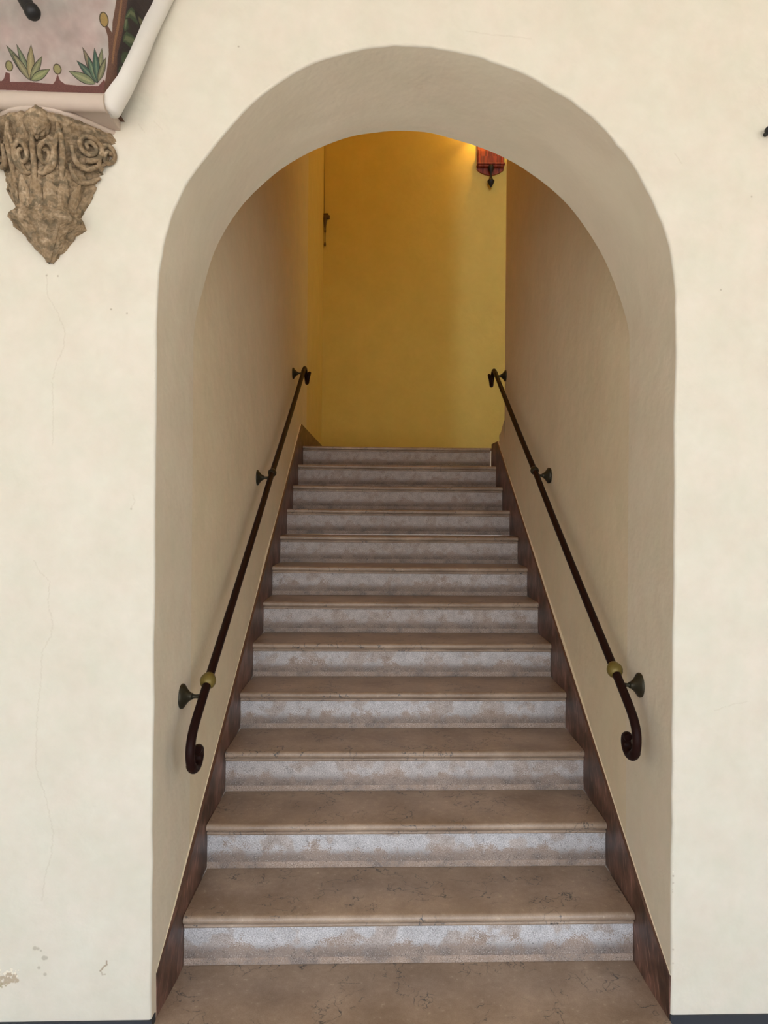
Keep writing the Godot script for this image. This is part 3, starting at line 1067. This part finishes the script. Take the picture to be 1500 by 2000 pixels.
func build_rail(side: float, x: float, pts: Array, label: String) -> void:
	var base := P(x, pts[0][1], pts[0][0])
	var rail := thing("handrail", label, "handrail", base, "wall handrails beside the stairs")
	# pts: bracket positions as [d, y]
	var dir: Vector2 = (Vector2(pts[2][0], pts[2][1]) - Vector2(pts[0][0], pts[0][1])).normalized()   # uphill in (d, y)
	var path := []      # from the lower scroll to the upper one
	var low := []
	# lower scroll, walked downhill and then reversed
	var p := Vector2(pts[0][0], pts[0][1]) - dir * 0.045
	var h := atan2(-dir.y, -dir.x)
	var xx := x
	var n := 64
	for i in n:
		low.append(P(xx, p.y, p.x))
		var t := float(i) / n
		var curve := lerpf(0.5, 15.0, smooth(0.10, 0.42, t)) + 26.0 * smooth(0.42, 0.9, t)
		var ds := 0.0062 * lerpf(1.0, 0.60, smooth(0.4, 1.0, t))
		h += curve * ds
		p += Vector2(cos(h), sin(h)) * ds
		xx -= side * 0.00035 * smooth(0.45, 0.62, t)
	low.reverse()
	path.append_array(low)
	for k in 2:
		for j in 12:
			var t := float(j) / 12.0
			var a := Vector2(pts[k][0], pts[k][1])
			if k == 0 and j == 0:
				pass
			var b := Vector2(pts[k + 1][0], pts[k + 1][1])
			var q := a.lerp(b, t)
			path.append(P(x, q.y - 0.006 * sin(PI * t), q.x))
	var up := Vector2(pts[2][0], pts[2][1])
	path.append(P(x, up.y, up.x))
	p = up + dir * 0.075
	h = atan2(dir.y, dir.x)
	xx = x
	for i in 60:
		path.append(P(xx, p.y, p.x))
		var t := float(i) / 60
		var curve := lerpf(1.0, 19.0, smooth(0.02, 0.22, t)) + 14.0 * smooth(0.5, 1.0, t)
		var ds := 0.0064 * lerpf(1.0, 0.6, smooth(0.4, 1.0, t))
		h -= curve * ds
		p += Vector2(cos(h), sin(h)) * ds
		xx -= side * 0.0010 * smooth(0.2, 0.5, t)
	var loc := []
	var rad := []
	for i in path.size():
		loc.append(path[i] - base)
		var r := 0.0142
		if i < 30:
			r = lerpf(0.0165, 0.0158, i / 30.0)
		if i < 6:
			r *= lerpf(0.72, 1.0, i / 6.0)
		if i > path.size() - 7:
			r *= lerpf(1.0, 0.72, (i - (path.size() - 7)) / 6.0)
		rad.append(r)
	var st := new_st()
	tube(st, loc, rad, 16)
	finish(st, "rail", M.wood_rail, rail)
	var t3 := Vector3(0, dir.y, -dir.x)
	for k in 3:
		var q := P(x, pts[k][1], pts[k][0])
		bracket(rail, base, q, side)
		var kn := new_st()
		var big: float = [1.0, 0.84, 0.62][k]
		var c: Vector3 = q + t3 * [0.075, 0.060, 0.045][k] - base
		if k == 1:
			c.y -= 0.0008
		lathe(kn, c - t3 * 0.026 * big, t3, [[0.0, 0.0145], [0.002, 0.0185 * lerpf(1.0, big, 0.5)], [0.010 * big, 0.0235 * big], [0.020 * big, 0.0262 * big], [0.030 * big, 0.0255 * big], [0.040 * big, 0.0215 * big], [0.049 * big, 0.0165], [0.052 * big, 0.0140]], 24)
		var o := finish(kn, "collar_knob", M.brass if k == 0 else M.bronze, rail)
		o.set_meta("label", "round brass knob on the rail" if k == 0 else "small dark bronze knob on the rail")

# ------------------------------------------------------------------ corbel, vault springing
const CX := -0.940
func corbel_profile(y: float) -> Array:       # half width at the wall, half width in front, projection
	var tab := [[2.148, 0.006, 0.004, 0.010], [2.19, 0.045, 0.030, 0.042], [2.232, 0.078, 0.056, 0.070], [2.244, 0.088, 0.068, 0.086], [2.258, 0.088, 0.068, 0.086], [2.270, 0.082, 0.064, 0.080], [2.30, 0.092, 0.062, 0.078], [2.353, 0.124, 0.064, 0.086], [2.40, 0.155, 0.070, 0.095], [2.430, 0.180, 0.074, 0.103], [2.442, 0.187, 0.076, 0.106], [2.492, 0.188, 0.080, 0.112], [2.506, 0.182, 0.078, 0.108], [2.520, 0.174, 0.074, 0.10]]
	for i in tab.size() - 1:
		if y <= tab[i + 1][0]:
			var t: float = clampf((y - tab[i][0]) / (tab[i + 1][0] - tab[i][0]), 0, 1)
			return [lerpf(tab[i][1], tab[i + 1][1], t), lerpf(tab[i][2], tab[i + 1][2], t), lerpf(tab[i][3], tab[i + 1][3], t)]
	return [tab[-1][1], tab[-1][2], tab[-1][3]]

func corbel_at(u: float, y: float, out := 0.0) -> Vector3:
	var q := corbel_profile(y)
	var a := Vector2(-q[0], -0.012)
	var b := Vector2(-q[1], q[2])
	var c := Vector2(q[1], q[2])
	var e := Vector2(q[0], -0.012)
	var v: Vector2
	var nrm: Vector2
	if u < 0.3:
		v = a.lerp(b, u / 0.3)
		nrm = Vector2(-(q[2] + 0.012), q[0] - q[1]).normalized()
	elif u < 0.7:
		var t := (u - 0.3) / 0.4
		v = b.lerp(c, t)
		v.y += 0.012 * sin(PI * t)
		nrm = Vector2(0, 1)
	else:
		v = c.lerp(e, (u - 0.7) / 0.3)
		nrm = Vector2(q[2] + 0.012, q[0] - q[1]).normalized()
	# soften the two arrises
	for k in [0.3, 0.7]:
		var w := maxf(0.0, 1.0 - absf(u - k) / 0.05)
		nrm = nrm.lerp(Vector2(-0.6 if k < 0.5 else 0.6, 0.8), w * 0.6).normalized()
		v -= nrm * 0.006 * w * w
	v += nrm * out
	return S(CX + v.x, y, WALL - v.y)

func build_corbel() -> void:
	var base := S(CX, 2.148, WALL)
	var cor := thing("corbel", "carved ochre stone corbel bracketed to the cream wall under the painted vault", "corbel", base)
	var bands := [["carved_bell", 2.262, 2.520, 90], ["collar", 2.230, 2.278, 16], ["pendant_tip", 2.148, 2.244, 36]]
	var nz := noise(171, 1.0, 4)
	for bd in bands:
		var st := new_st()
		var rows := []
		var nv: int = bd[3]
		var nu := 120
		for j in nv + 1:
			var y := lerpf(bd[1], bd[2], float(j) / nv)
			var row := []
			for i in nu + 1:
				var u := float(i) / nu
				var q := corbel_at(u, y)
				var r: float = nz.get_noise_3d(q.x * 42.0, q.y * 42.0, q.z * 42.0) * 0.0075 + nz.get_noise_3d(q.x * 110.0, q.y * 110.0, q.z * 110.0) * 0.004
				if bd[0] == "carved_bell":
					# lower row of upright leaves, hollows between them, abacus lip at the head
					var lw := smooth(2.27, 2.30, y) * (1.0 - smooth(2.345, 2.375, y))
					r += lw * 0.007 * (absf(sin(u * PI * 9.0)) - 0.45)
					var up := smooth(2.36, 2.40, y) * (1.0 - smooth(2.482, 2.494, y))
					r -= up * 0.012
					r += up * 0.006 * sin(u * 31.0 + y * 60.0) * sin(y * 75.0 - u * 12.0)
					r += 0.004 * smooth(2.494, 2.498, y) * (1.0 - smooth(2.508, 2.513, y))
				elif bd[0] == "collar":
					r += 0.011 * sin(PI * clampf((y - 2.230) / 0.048, 0, 1))
				else:
					r += 0.004 * (absf(sin(u * PI * 7.0)) - 0.5) * smooth(2.16, 2.21, y)
				row.append(corbel_at(u, y, r) - base)
			rows.append(row)
		grid(st, rows, Vector3(0, 0, 1), 1)
		if bd[0] == "carved_bell":
			for i in nu:
				tri(st, rows[nv][i], rows[nv][i + 1], S(CX, bd[2], WALL + 0.012) - base, Vector3(0, 1, 0))
		finish(st, bd[0], M.stone, cor)
	# scrolls carved on the bell: [centre u, centre y, radius in u, radius in y, direction, turns]
	for sc in [[0.83, 2.452, 0.075, 0.034, 1, 1.9], [0.93, 2.447, 0.05, 0.036, -1, 1.7], [0.17, 2.452, 0.075, 0.036, -1, 1.9], [0.07, 2.447, 0.05, 0.036, 1, 1.7], [0.41, 2.405, 0.07, 0.040, -1, 1.6], [0.59, 2.405, 0.07, 0.040, 1, 1.6]]:
		var path := []
		var rad := []
		for k in 40:
			var t := k / 39.0
			var a: float = -PI * 0.5 + float(sc[4]) * TAU * float(sc[5]) * t
			var r := 1.0 - 0.82 * t
			var u: float = clampf(sc[0] + cos(a) * sc[2] * r, 0.01, 0.99)
			path.append(corbel_at(u, sc[1] + sin(a) * sc[3] * r, 0.001 + 0.004 * t) - base)
			rad.append(lerpf(0.0080, 0.0055, t))
		var st := new_st()
		tube(st, path, rad, 8)
		finish(st, "scroll", M.stone, cor)
	# stalks and leaf ribs that sweep up to the corners
	for lf in [[[0.70, 2.29], [0.705, 2.36], [0.70, 2.42], [0.68, 2.46], [0.66, 2.488]], [[0.30, 2.29], [0.295, 2.36], [0.30, 2.42], [0.32, 2.46], [0.34, 2.488]], [[0.33, 2.47], [0.37, 2.40], [0.42, 2.362], [0.47, 2.36]], [[0.67, 2.47], [0.63, 2.40], [0.58, 2.362], [0.53, 2.36]], [[0.5, 2.30], [0.5, 2.36], [0.5, 2.42], [0.5, 2.475]], [[0.74, 2.44], [0.78, 2.405], [0.86, 2.40], [0.94, 2.43]], [[0.26, 2.44], [0.22, 2.405], [0.14, 2.40], [0.06, 2.43]], [[0.74, 2.395], [0.80, 2.365], [0.88, 2.365], [0.95, 2.39]]]:
		var path := []
		var rad := []
		var pp := []
		for q in lf:
			pp.append(Vector2(q[0], q[1]))
		pp = smooth_path(pp, 6)
		for k in pp.size():
			path.append(corbel_at(pp[k].x, pp[k].y, 0.001) - base)
			rad.append(0.0085 * (0.55 + 0.45 * sin(PI * k / (pp.size() - 1.0))))
		var st := new_st()
		tube(st, path, rad, 8)
		finish(st, "leaf_rib", M.stone, cor)
	# lower row of leaves
	for k in 9:
		var uc := 0.06 + 0.11 * k
		var st := new_st()
		var rows := []
		for j in 9:
			var t := j / 8.0
			var row := []
			for i in 7:
				var s := (i - 3) / 3.0
				var w := 0.048 * sin(PI * clampf(0.18 + 0.82 * t, 0.0, 0.985)) + 0.004
				var bulge := 0.008 * (1.0 - s * s) * sin(PI * minf(t * 0.8 + 0.1, 1.0)) + 0.010 * t * t - 0.003 * (1.0 - absf(s)) * 1.0
				row.append(corbel_at(clampf(uc + s * w, 0.002, 0.998), lerpf(2.278, 2.352, t), bulge) - base)
			rows.append(row)
		grid(st, rows, Vector3(0, 0, 1), 1)
		finish(st, "leaf", M.stone, cor)
	# weathered mask on the head of the bell
	var hs := new_st()
	var rows2 := []
	var hc := S(CX + 0.014, 2.484, WALL - 0.116)
	for j in 25:
		var th := PI * j / 24.0
		var row := []
		for i in 37:
			var ph := TAU * (i % 36) / 36.0
			var n3 := Vector3(sin(th) * cos(ph), cos(th), sin(th) * sin(ph))
			var r: float = 1.0 + 0.20 * nz.get_noise_3d(n3.x * 2.2 + 5.0, n3.y * 2.2, n3.z * 2.2) + 0.12 * nz.get_noise_3d(n3.x * 6.0, n3.y * 6.0, n3.z * 6.0)
			if n3.z > 0.4:      # sunken eyes, broad nose, open mouth
				for ex in [-0.34, 0.34]:
					r -= 0.16 * exp(-(pow(n3.x - ex, 2.0) + pow(n3.y - 0.22, 2.0)) / 0.02)
				r += 0.22 * exp(-(pow(n3.x, 2.0) / 0.02 + pow(n3.y + 0.05, 2.0) / 0.05))
				r -= 0.12 * exp(-(pow(n3.x, 2.0) / 0.08 + pow(n3.y + 0.48, 2.0) / 0.01))
			row.append(hc - base + Vector3(n3.x * 0.034 * r, n3.y * 0.040 * r, n3.z * 0.030 * r))
		rows2.append(row)
	grid(hs, rows2, Vector3(0, 0, 0.001), 1)
	var hd := finish(hs, "mask", M.stone, cor)
	hd.set_meta("label", "weathered head carved on the corbel front")
	# plaster bed between stone and moulding
	var ab := new_st()
	var rows3 := []
	for j in 5:
		var y: float = [2.514, 2.516, 2.522, 2.528, 2.531][j]
		var row := []
		for i in 61:
			var e: float = [-0.02, 0.0, 0.004, 0.002, -0.02][j]
			row.append(corbel_at(i / 60.0, 2.512, e + 0.002) * Vector3(1, 0, 1) + Vector3(0, y, 0) - base)
		rows3.append(row)
	grid(ab, rows3, Vector3(0, 0, 1), 1)
	finish(ab, "abacus", M.impost, cor)

# edge of the vault springing: [x, y, how far the roll moulding stands off the wall]
const RIB := [[-0.759, 2.532, 0.086], [-0.747, 2.562, 0.083], [-0.725, 2.62, 0.070], [-0.698, 2.706, 0.054], [-0.671, 2.793, 0.042], [-0.640, 2.874, 0.032], [-0.545, 3.08, 0.028], [-0.36, 3.40, 0.028], [-0.08, 3.80, 0.028], [0.40, 4.40, 0.028]]
func rib_x(y: float) -> float:
	for k in RIB.size() - 1:
		if y <= RIB[k + 1][1]:
			return lerpf(RIB[k][0], RIB[k + 1][0], (y - RIB[k][1]) / (RIB[k + 1][1] - RIB[k][1]))
	return RIB[-1][0]

func build_vault() -> void:
	# concave painted web that leans out from the wall as it rises
	var y0 := 2.553
	var st := new_st()
	var rows := []
	var uvs := []
	for j in 41:
		var t := j / 40.0
		var y := y0 + (LOGGIA_TOP + 0.02 - y0) * t * (0.45 + 0.55 * t)
		var r := rib_x(y) + 0.012
		var row := []
		var ur := []
		for i in 49:
			var f := i / 48.0
			var x := lerpf(2.0 * CX - r, r, f)
			var s := minf(x - (2.0 * CX - r), r - x)
			var k := minf(s / 0.012, 1.0)
			var d := WALL - 0.030 - 0.085 * k - 1.15 * s * (y - y0) - 0.12 * (y - y0) * k
			row.append(S(x, y, d))
			var xe := x - (r - (rib_x(minf(y, 3.36)) + 0.012)) * (1.0 if x > CX else -1.0)   # beyond the painted height the border keeps to the rib
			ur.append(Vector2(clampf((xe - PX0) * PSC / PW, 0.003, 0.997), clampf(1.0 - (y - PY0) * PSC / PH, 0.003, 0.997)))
		rows.append(row)
		uvs.append(ur)
	grid(st, rows, Vector3(0, -0.3, 1), 1, uvs)
	# underside, down to the moulding
	for i in 48:
		quad(st, rows[0][i], rows[0][i + 1], S(rows[0][i + 1].x, y0, WALL + 0.01), S(rows[0][i].x, y0, WALL + 0.01), Vector3(0, -1, 0), -1, uvs[1][i], uvs[1][i], uvs[1][i], uvs[1][i])
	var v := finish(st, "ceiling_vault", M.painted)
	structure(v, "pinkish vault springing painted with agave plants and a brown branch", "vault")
	# loggia ceiling above
	var lt := new_st()
	slab(lt, -4.0, 4.5, LOGGIA_TOP, LOGGIA_TOP + 0.25, -2.4, WALL + 0.02)
	structure(finish(lt, "ceiling_loggia", M.ceiling), "pale plaster ceiling of the loggia", "ceiling")
	# white roll moulding up the edge of the web, the foot one greyed by painted-in shade
	for side in 2:
		var tr := new_st()
		var ctrl := []
		for q in RIB:
			ctrl.append(S(q[0] if side == 0 else 2.0 * CX - q[0], q[1], WALL - q[2]))
		var path := smooth_path(ctrl, 6)
		var rad := []
		for k in path.size():
			rad.append(0.035 if k > 3 else [0.018, 0.027, 0.032, 0.034][k])
		tube(tr, path, rad, 18)
		structure(finish(tr, "trim_2" if side == 0 else "trim_3", M.moulding), "white roll moulding along the %s edge of the painted vault" % ("right" if side == 0 else "left"), "moulding")
	var tb := new_st()
	var pb := []
	var row0: Array = rows[0]
	var xr: float = row0[48].x - 0.012
	for i in 25:
		pb.append(S(lerpf(2.0 * CX - xr, xr, i / 24.0), 2.545, WALL - 0.108))
	tube(tb, pb, 0.0235, 14)
	slab(tb, 2.0 * CX - xr, xr, 2.528, 2.562, WALL - 0.105, WALL + 0.01)
	structure(finish(tb, "trim_4", M.impost), "roll moulding between the corbel and the painted vault, shade put into its grey colour", "moulding")

func build_loggia() -> void:
	var st := new_st()
	slab(st, -4.0, 4.5, GROUND - 0.2, GROUND, -2.4, WALL + THICK)
	structure(finish(st, "floor", M.paving), "stone floor of the loggia", "floor")
	st = new_st()
	slab(st, -26.0, 26.0, GROUND - 0.3, GROUND - 0.08, -30.0, -2.4, false)
	structure(finish(st, "floor_courtyard", M.paving), "pale paved courtyard outside the loggia", "floor")
	# end walls and the open arcade behind the viewer
	for side in 2:
		st = new_st()
		var x := -4.2 if side == 0 else 4.5
		slab(st, x, x + 0.2, GROUND, LOGGIA_TOP, -2.4, WALL + THICK)
		structure(finish(st, "wall_loggia_left" if side == 0 else "wall_loggia_right", M.ceiling), "plaster end wall on the %s of the loggia" % ("left" if side == 0 else "right"), "wall")
	st = new_st()
	for x in [-4.0, -1.55, 1.55, 4.1]:
		slab(st, x, x + 0.4, GROUND, LOGGIA_TOP - 0.9, -2.4, -2.0)
	slab(st, -4.0, 4.5, LOGGIA_TOP - 0.9, LOGGIA_TOP, -2.4, -2.0)
	structure(finish(st, "wall_arcade", M.ceiling), "open arcade of the loggia towards the courtyard", "wall")
	st = new_st()

# ------------------------------------------------------------------ small things
func build_lantern() -> void:
	var dl := BACK + SKEW * (1.066 - XC)
	var at := P(1.066, 4.79, dl)
	var lan := thing("wall_lantern", "red wooden wall lantern with a black iron drop on the yellow wall", "lantern", at)
	var Y := -4.79
	var st := new_st()
	cbox(st, Vector3(0, 5.20 + Y, 0.012), Vector3(0.275, 0.40, 0.024), 0.004)
	# shaped foot of the board
	var foot := [Vector2(-0.1375, 5.02 + Y), Vector2(-0.14, 4.995 + Y), Vector2(-0.10, 4.965 + Y), Vector2(-0.05, 4.945 + Y), Vector2(0.0, 4.938 + Y), Vector2(0.05, 4.945 + Y), Vector2(0.10, 4.965 + Y), Vector2(0.14, 4.995 + Y), Vector2(0.1375, 5.02 + Y)]
	for k in foot.size() - 1:
		var a: Vector2 = foot[k]
		var b: Vector2 = foot[k + 1]
		tri(st, Vector3(0, 5.02 + Y, 0.024), Vector3(a.x, a.y, 0.024), Vector3(b.x, b.y, 0.024), Vector3(0, 0, 1))
		quad(st, Vector3(a.x, a.y, 0.024), Vector3(b.x, b.y, 0.024), Vector3(b.x, b.y, 0.0), Vector3(a.x, a.y, 0.0), Vector3(0, -1, 0))
	finish(st, "back_board", M.red_wood, lan)
	st = new_st()
	cbox(st, Vector3(0, 5.030 + Y, 0.045), Vector3(0.285, 0.020, 0.085), 0.005)
	cbox(st, Vector3(0, 5.013 + Y, 0.038), Vector3(0.262, 0.016, 0.07), 0.004)
	finish(st, "shelf", M.red_wood, lan)
	st = new_st()
	for s in [-1, 1]:
		cbox(st, Vector3(0.118 * s, 5.11 + Y, 0.05), Vector3(0.022, 0.14, 0.022), 0.003)
	cbox(st, Vector3(0, 5.11 + Y, 0.036), Vector3(0.215, 0.14, 0.012), 0.003)
	finish(st, "front_panel", M.red_wood, lan)
	st = new_st()
	lathe(st, Vector3(0.002, 5.035 + Y, 0.062), Vector3(0, -1, 0), [[0.0, 0.010], [0.012, 0.020], [0.03, 0.029], [0.05, 0.031], [0.068, 0.024], [0.085, 0.014], [0.10, 0.009], [0.118, 0.010], [0.135, 0.014], [0.155, 0.018], [0.176, 0.0365], [0.186, 0.035], [0.21, 0.022], [0.232, 0.010], [0.245, 0.002]], 18)
	finish(st, "iron_drop", M.iron, lan)
	# glazed head with its bulb, hidden above the arch
	st = new_st()
	for s in [-1, 1]:
		for z in [0.03, 0.28]:
			cbox(st, Vector3(0.125 * s, 5.53 + Y, z), Vector3(0.016, 0.28, 0.016), 0.002)
	for s in [-1, 1]:
		cbox(st, Vector3(0.125 * s, 5.385 + Y, 0.155), Vector3(0.016, 0.012, 0.266), 0.002)
	for z in [0.03, 0.28]:
		cbox(st, Vector3(0, 5.385 + Y, z), Vector3(0.266, 0.012, 0.016), 0.002)
	cbox(st, Vector3(0, 5.393 + Y, 0.155), Vector3(0.03, 0.012, 0.266), 0.002)
	cbox(st, Vector3(0, 5.675 + Y, 0.145), Vector3(0.27, 0.014, 0.29), 0.003)
	finish(st, "lantern_frame", M.iron, lan)
	for s in [-1, 1]:
		st = new_st()
		cbox(st, Vector3(0.125 * s, 5.53 + Y, 0.155), Vector3(0.003, 0.27, 0.234), 0.0)
		finish(st, "lantern_pane", M.lamp_glass, lan)
	st = new_st()
	cbox(st, Vector3(0, 5.53 + Y, 0.28), Vector3(0.234, 0.27, 0.003), 0.0)
	finish(st, "lantern_pane", M.lamp_glass, lan)
	st = new_st()
	lathe(st, Vector3(0, 5.40 + Y, 0.16), Vector3(0, 1, 0), [[0.0, 0.013], [0.03, 0.014], [0.05, 0.022], [0.085, 0.032], [0.115, 0.030], [0.14, 0.016], [0.147, 0.002]], 20)
	finish(st, "bulb", M.bulb, lan)
	var l := OmniLight3D.new()
	l.name = "bulb_light"
	l.light_color = Color(1.0, 0.76, 0.26)
	l.light_energy = LAMP
	l.light_size = 0.03
	l.omni_range = 14.0
	l.omni_attenuation = 2.0
	l.shadow_enabled = true
	l.position = Vector3(0, 5.485 + Y, 0.16)
	lan.add_child(l)

# added pendant for general yellow fill, unseen above the arch
func build_fill_pendant() -> void:
	var at := P(FILL_PEND[0], FILL_PEND[1], FILL_PEND[2])
	var pen := thing("added_ceiling_lamp", "added unseen amber ceiling lamp giving yellow fill light over the flight of steps", "lamp", at)
	var st := new_st()
	tube(st, [Vector3(0, 0.11, 0), Vector3(0, TOP - FILL_PEND[1], 0)], 0.006, 8)
	finish(st, "rod", M.iron, pen)
	st = new_st()
	lathe(st, Vector3(0, TOP - FILL_PEND[1] - 0.03, 0), Vector3(0, 1, 0), [[0.0, 0.02], [0.01, 0.045], [0.03, 0.05]], 16)
	finish(st, "canopy", M.iron, pen)
	st = new_st()
	lathe(st, Vector3(0, -0.11, 0), Vector3(0, 1, 0), [[0.0, 0.004], [0.01, 0.05], [0.05, 0.095], [0.11, 0.115], [0.17, 0.095], [0.21, 0.05], [0.225, 0.02]], 24)
	finish(st, "added_globe_light", M.bulb, pen)
	var l := OmniLight3D.new()
	l.name = "added_globe_light_source"
	l.light_color = Color(1.0, 0.82, 0.22)
	l.light_energy = FILL_PEND[3]
	l.light_size = 0.11
	l.omni_range = 14.0
	l.omni_attenuation = 2.0
	l.shadow_enabled = true
	pen.add_child(l)

# added unseen globe, standing in for daylight past the arris onto the back wall
func build_daylight_globe() -> void:
	var at := P(XR + 0.10, 5.05, 3.6)
	var g := thing("added_globe_lamp", "added unseen globe lamp standing in for daylight on the corridor side of the partition", "lamp", at)
	var st := new_st()
	lathe(st, Vector3(0, 0, 0), Vector3(1, 0, 0), [[-0.004, 0.002], [-0.004, 0.05], [0.008, 0.05], [0.014, 0.03], [0.03, 0.02], [0.05, 0.018]], 18)
	finish(st, "wall_plate", M.bronze, g)
	st = new_st()
	lathe(st, Vector3(0.125, -0.085, 0), Vector3(0, 1, 0), [[0.0, 0.004], [0.006, 0.035], [0.03, 0.065], [0.085, 0.085], [0.14, 0.065], [0.164, 0.035], [0.17, 0.004]], 24)
	finish(st, "added_globe_light", M.milk, g)
	var l := OmniLight3D.new()
	l.name = "added_globe_light_source"
	l.light_color = Color(0.80, 0.90, 1.0)
	l.light_energy = DAYLIGHT_GLOBE
	l.light_size = 0.085
	l.omni_range = 14.0
	l.omni_attenuation = 2.0
	l.shadow_enabled = true
	l.position = Vector3(0.125, 0, 0)
	g.add_child(l)

func build_small() -> void:
	# iron stub in the vault
	var q := on_facade(62, 14, 1.80)
	var hook := thing("iron_hook", "stubby black iron hook hanging from the painted vault", "hook", S(q.x, q.y, 1.80))
	var st := new_st()
	tube(st, smooth_path([Vector3(-0.055, 0.30, -0.16), Vector3(-0.045, 0.16, -0.07), Vector3(-0.030, 0.05, -0.01), Vector3(-0.014, 0.012, 0.0), Vector3(0.004, -0.016, 0.004)], 6), 0.016, 12)
	finish(st, "shank", M.iron, hook)
	st = new_st()
	lathe(st, Vector3(-0.003, -0.004, 0.003), Vector3(0.55, -0.85, 0.05), [[0.0, 0.016], [0.006, 0.0185], [0.018, 0.0185], [0.026, 0.013], [0.028, 0.003]], 14)
	finish(st, "hook_tip", M.iron, hook)
	# iron peg on the facade at the right edge of the view
	q = on_facade(1505, 253, WALL - 0.03)
	var peg := thing("wall_peg", "black round-headed iron peg in the cream wall across the arch from the corbel", "peg", S(q.x, q.y, WALL))
	st = new_st()
	tube(st, [Vector3(0, 0, -0.03), Vector3(0, 0, 0.018)], 0.006, 10)
	finish(st, "shank", M.iron, peg)
	st = new_st()
	lathe(st, Vector3(0, 0, 0.012), Vector3(0, 0, 1), [[0.0, 0.004], [0.002, 0.009], [0.008, 0.0128], [0.015, 0.0128], [0.021, 0.008], [0.023, 0.001]], 16)
	finish(st, "head", M.iron, peg)
	# bell pull in the far corner: wire, wall bracket, hanging pull
	var bx := XL + 0.016
	var db := BACK + SKEW * (bx - XC) - 0.012
	var y1 := EYE + (1000.0 - 425.0) * db / F
	var pull := thing("bell_pull", "small dark bell pull with a wire in the yellow corner", "bell pull", P(bx, y1 - 0.30, db))
	st = new_st()
	tube(st, [Vector3(-0.006, 0.32, 0), Vector3(-0.006, 0.75, 0), Vector3(-0.006, TOP - y1 + 0.29, 0)], 0.002, 8)
	finish(st, "wire", M.tarnish, pull)
	st = new_st()
	cbox(st, Vector3(0.020, 0.300, 0.004), Vector3(0.062, 0.038, 0.026), 0.006)
	cbox(st, Vector3(0.012, 0.328, 0.002), Vector3(0.046, 0.02, 0.02), 0.005)
	finish(st, "wall_bracket", M.tarnish, pull)
	st = new_st()
	lathe(st, Vector3(0.004, 0.285, 0.004), Vector3(0, -1, 0), [[0.0, 0.017], [0.03, 0.015], [0.09, 0.009], [0.115, 0.006], [0.125, 0.010], [0.14, 0.008], [0.15, 0.0045], [0.24, 0.004], [0.25, 0.008], [0.27, 0.0105], [0.283, 0.008], [0.288, 0.001]], 12)
	finish(st, "pull_handle", M.tarnish, pull)

# ------------------------------------------------------------------
const LAMP := 0.088
const DAYLIGHT_GLOBE := 0.58
const FILL_PEND := [-0.1, 5.6, 5.2, 0.016]
const SKY := 1.0
const SUN := 2.6
const EXPOSURE := 4.05

func _ready() -> void:
	rng.seed = 4711
	var cam := Camera3D.new()
	cam.name = "camera"
	cam.position = Vector3(0, EYE, 0)
	cam.rotation = Vector3(0, 0, ROLL)
	cam.fov = rad_to_deg(2.0 * atan(1000.0 / F))
	cam.near = 0.05
	cam.far = 200.0
	cam.current = true
	add_child(cam)
	var env := Environment.new()
	env.background_mode = Environment.BG_SKY
	var sky := Sky.new()
	var sm := ProceduralSkyMaterial.new()
	sm.sky_top_color = Color(0.86, 0.92, 1.0)
	sm.sky_horizon_color = Color(0.97, 0.98, 1.0)
	sm.ground_horizon_color = Color(0.8, 0.79, 0.77)
	sm.ground_bottom_color = Color(0.6, 0.58, 0.55)
	sm.sky_energy_multiplier = SKY
	sm.ground_energy_multiplier = SKY
	sky.sky_material = sm
	env.sky = sky
	env.tonemap_mode = Environment.TONE_MAPPER_LINEAR
	env.tonemap_exposure = EXPOSURE
	var sun := DirectionalLight3D.new()     # high over the building, so that it strikes only the courtyard
	sun.name = "sun"
	sun.light_color = Color(1.0, 0.97, 0.93)
	sun.light_energy = SUN
	sun.light_angular_distance = 0.6
	sun.shadow_enabled = true
	add_child(sun)
	sun.look_at_from_position(Vector3(0, 10, 0), Vector3(1.5, 0, 6.0))
	env.sdfgi_enabled = true
	env.ssao_enabled = true
	env.ssil_enabled = true
	var we := WorldEnvironment.new()
	we.name = "world_environment"
	we.environment = env
	add_child(we)

	materials()
	build_loggia()
	build_facade()
	build_hall()
	build_vault()
	build_stairs()
	build_skirting()
	build_rail(-1.0, -0.576, [[2.352, 0.863], [3.71, 1.629], [5.13, 2.427]], "dark scrolled handrail on the stair wall nearer the carved corbel")
	build_rail(1.0, 0.774, [[2.380, 0.904], [3.72, 1.652], [5.085, 2.412]], "dark scrolled handrail on the stair wall below the red lantern, away from the corbel")
	build_corbel()
	build_lantern()
	build_fill_pendant()
	build_daylight_globe()
	build_small()
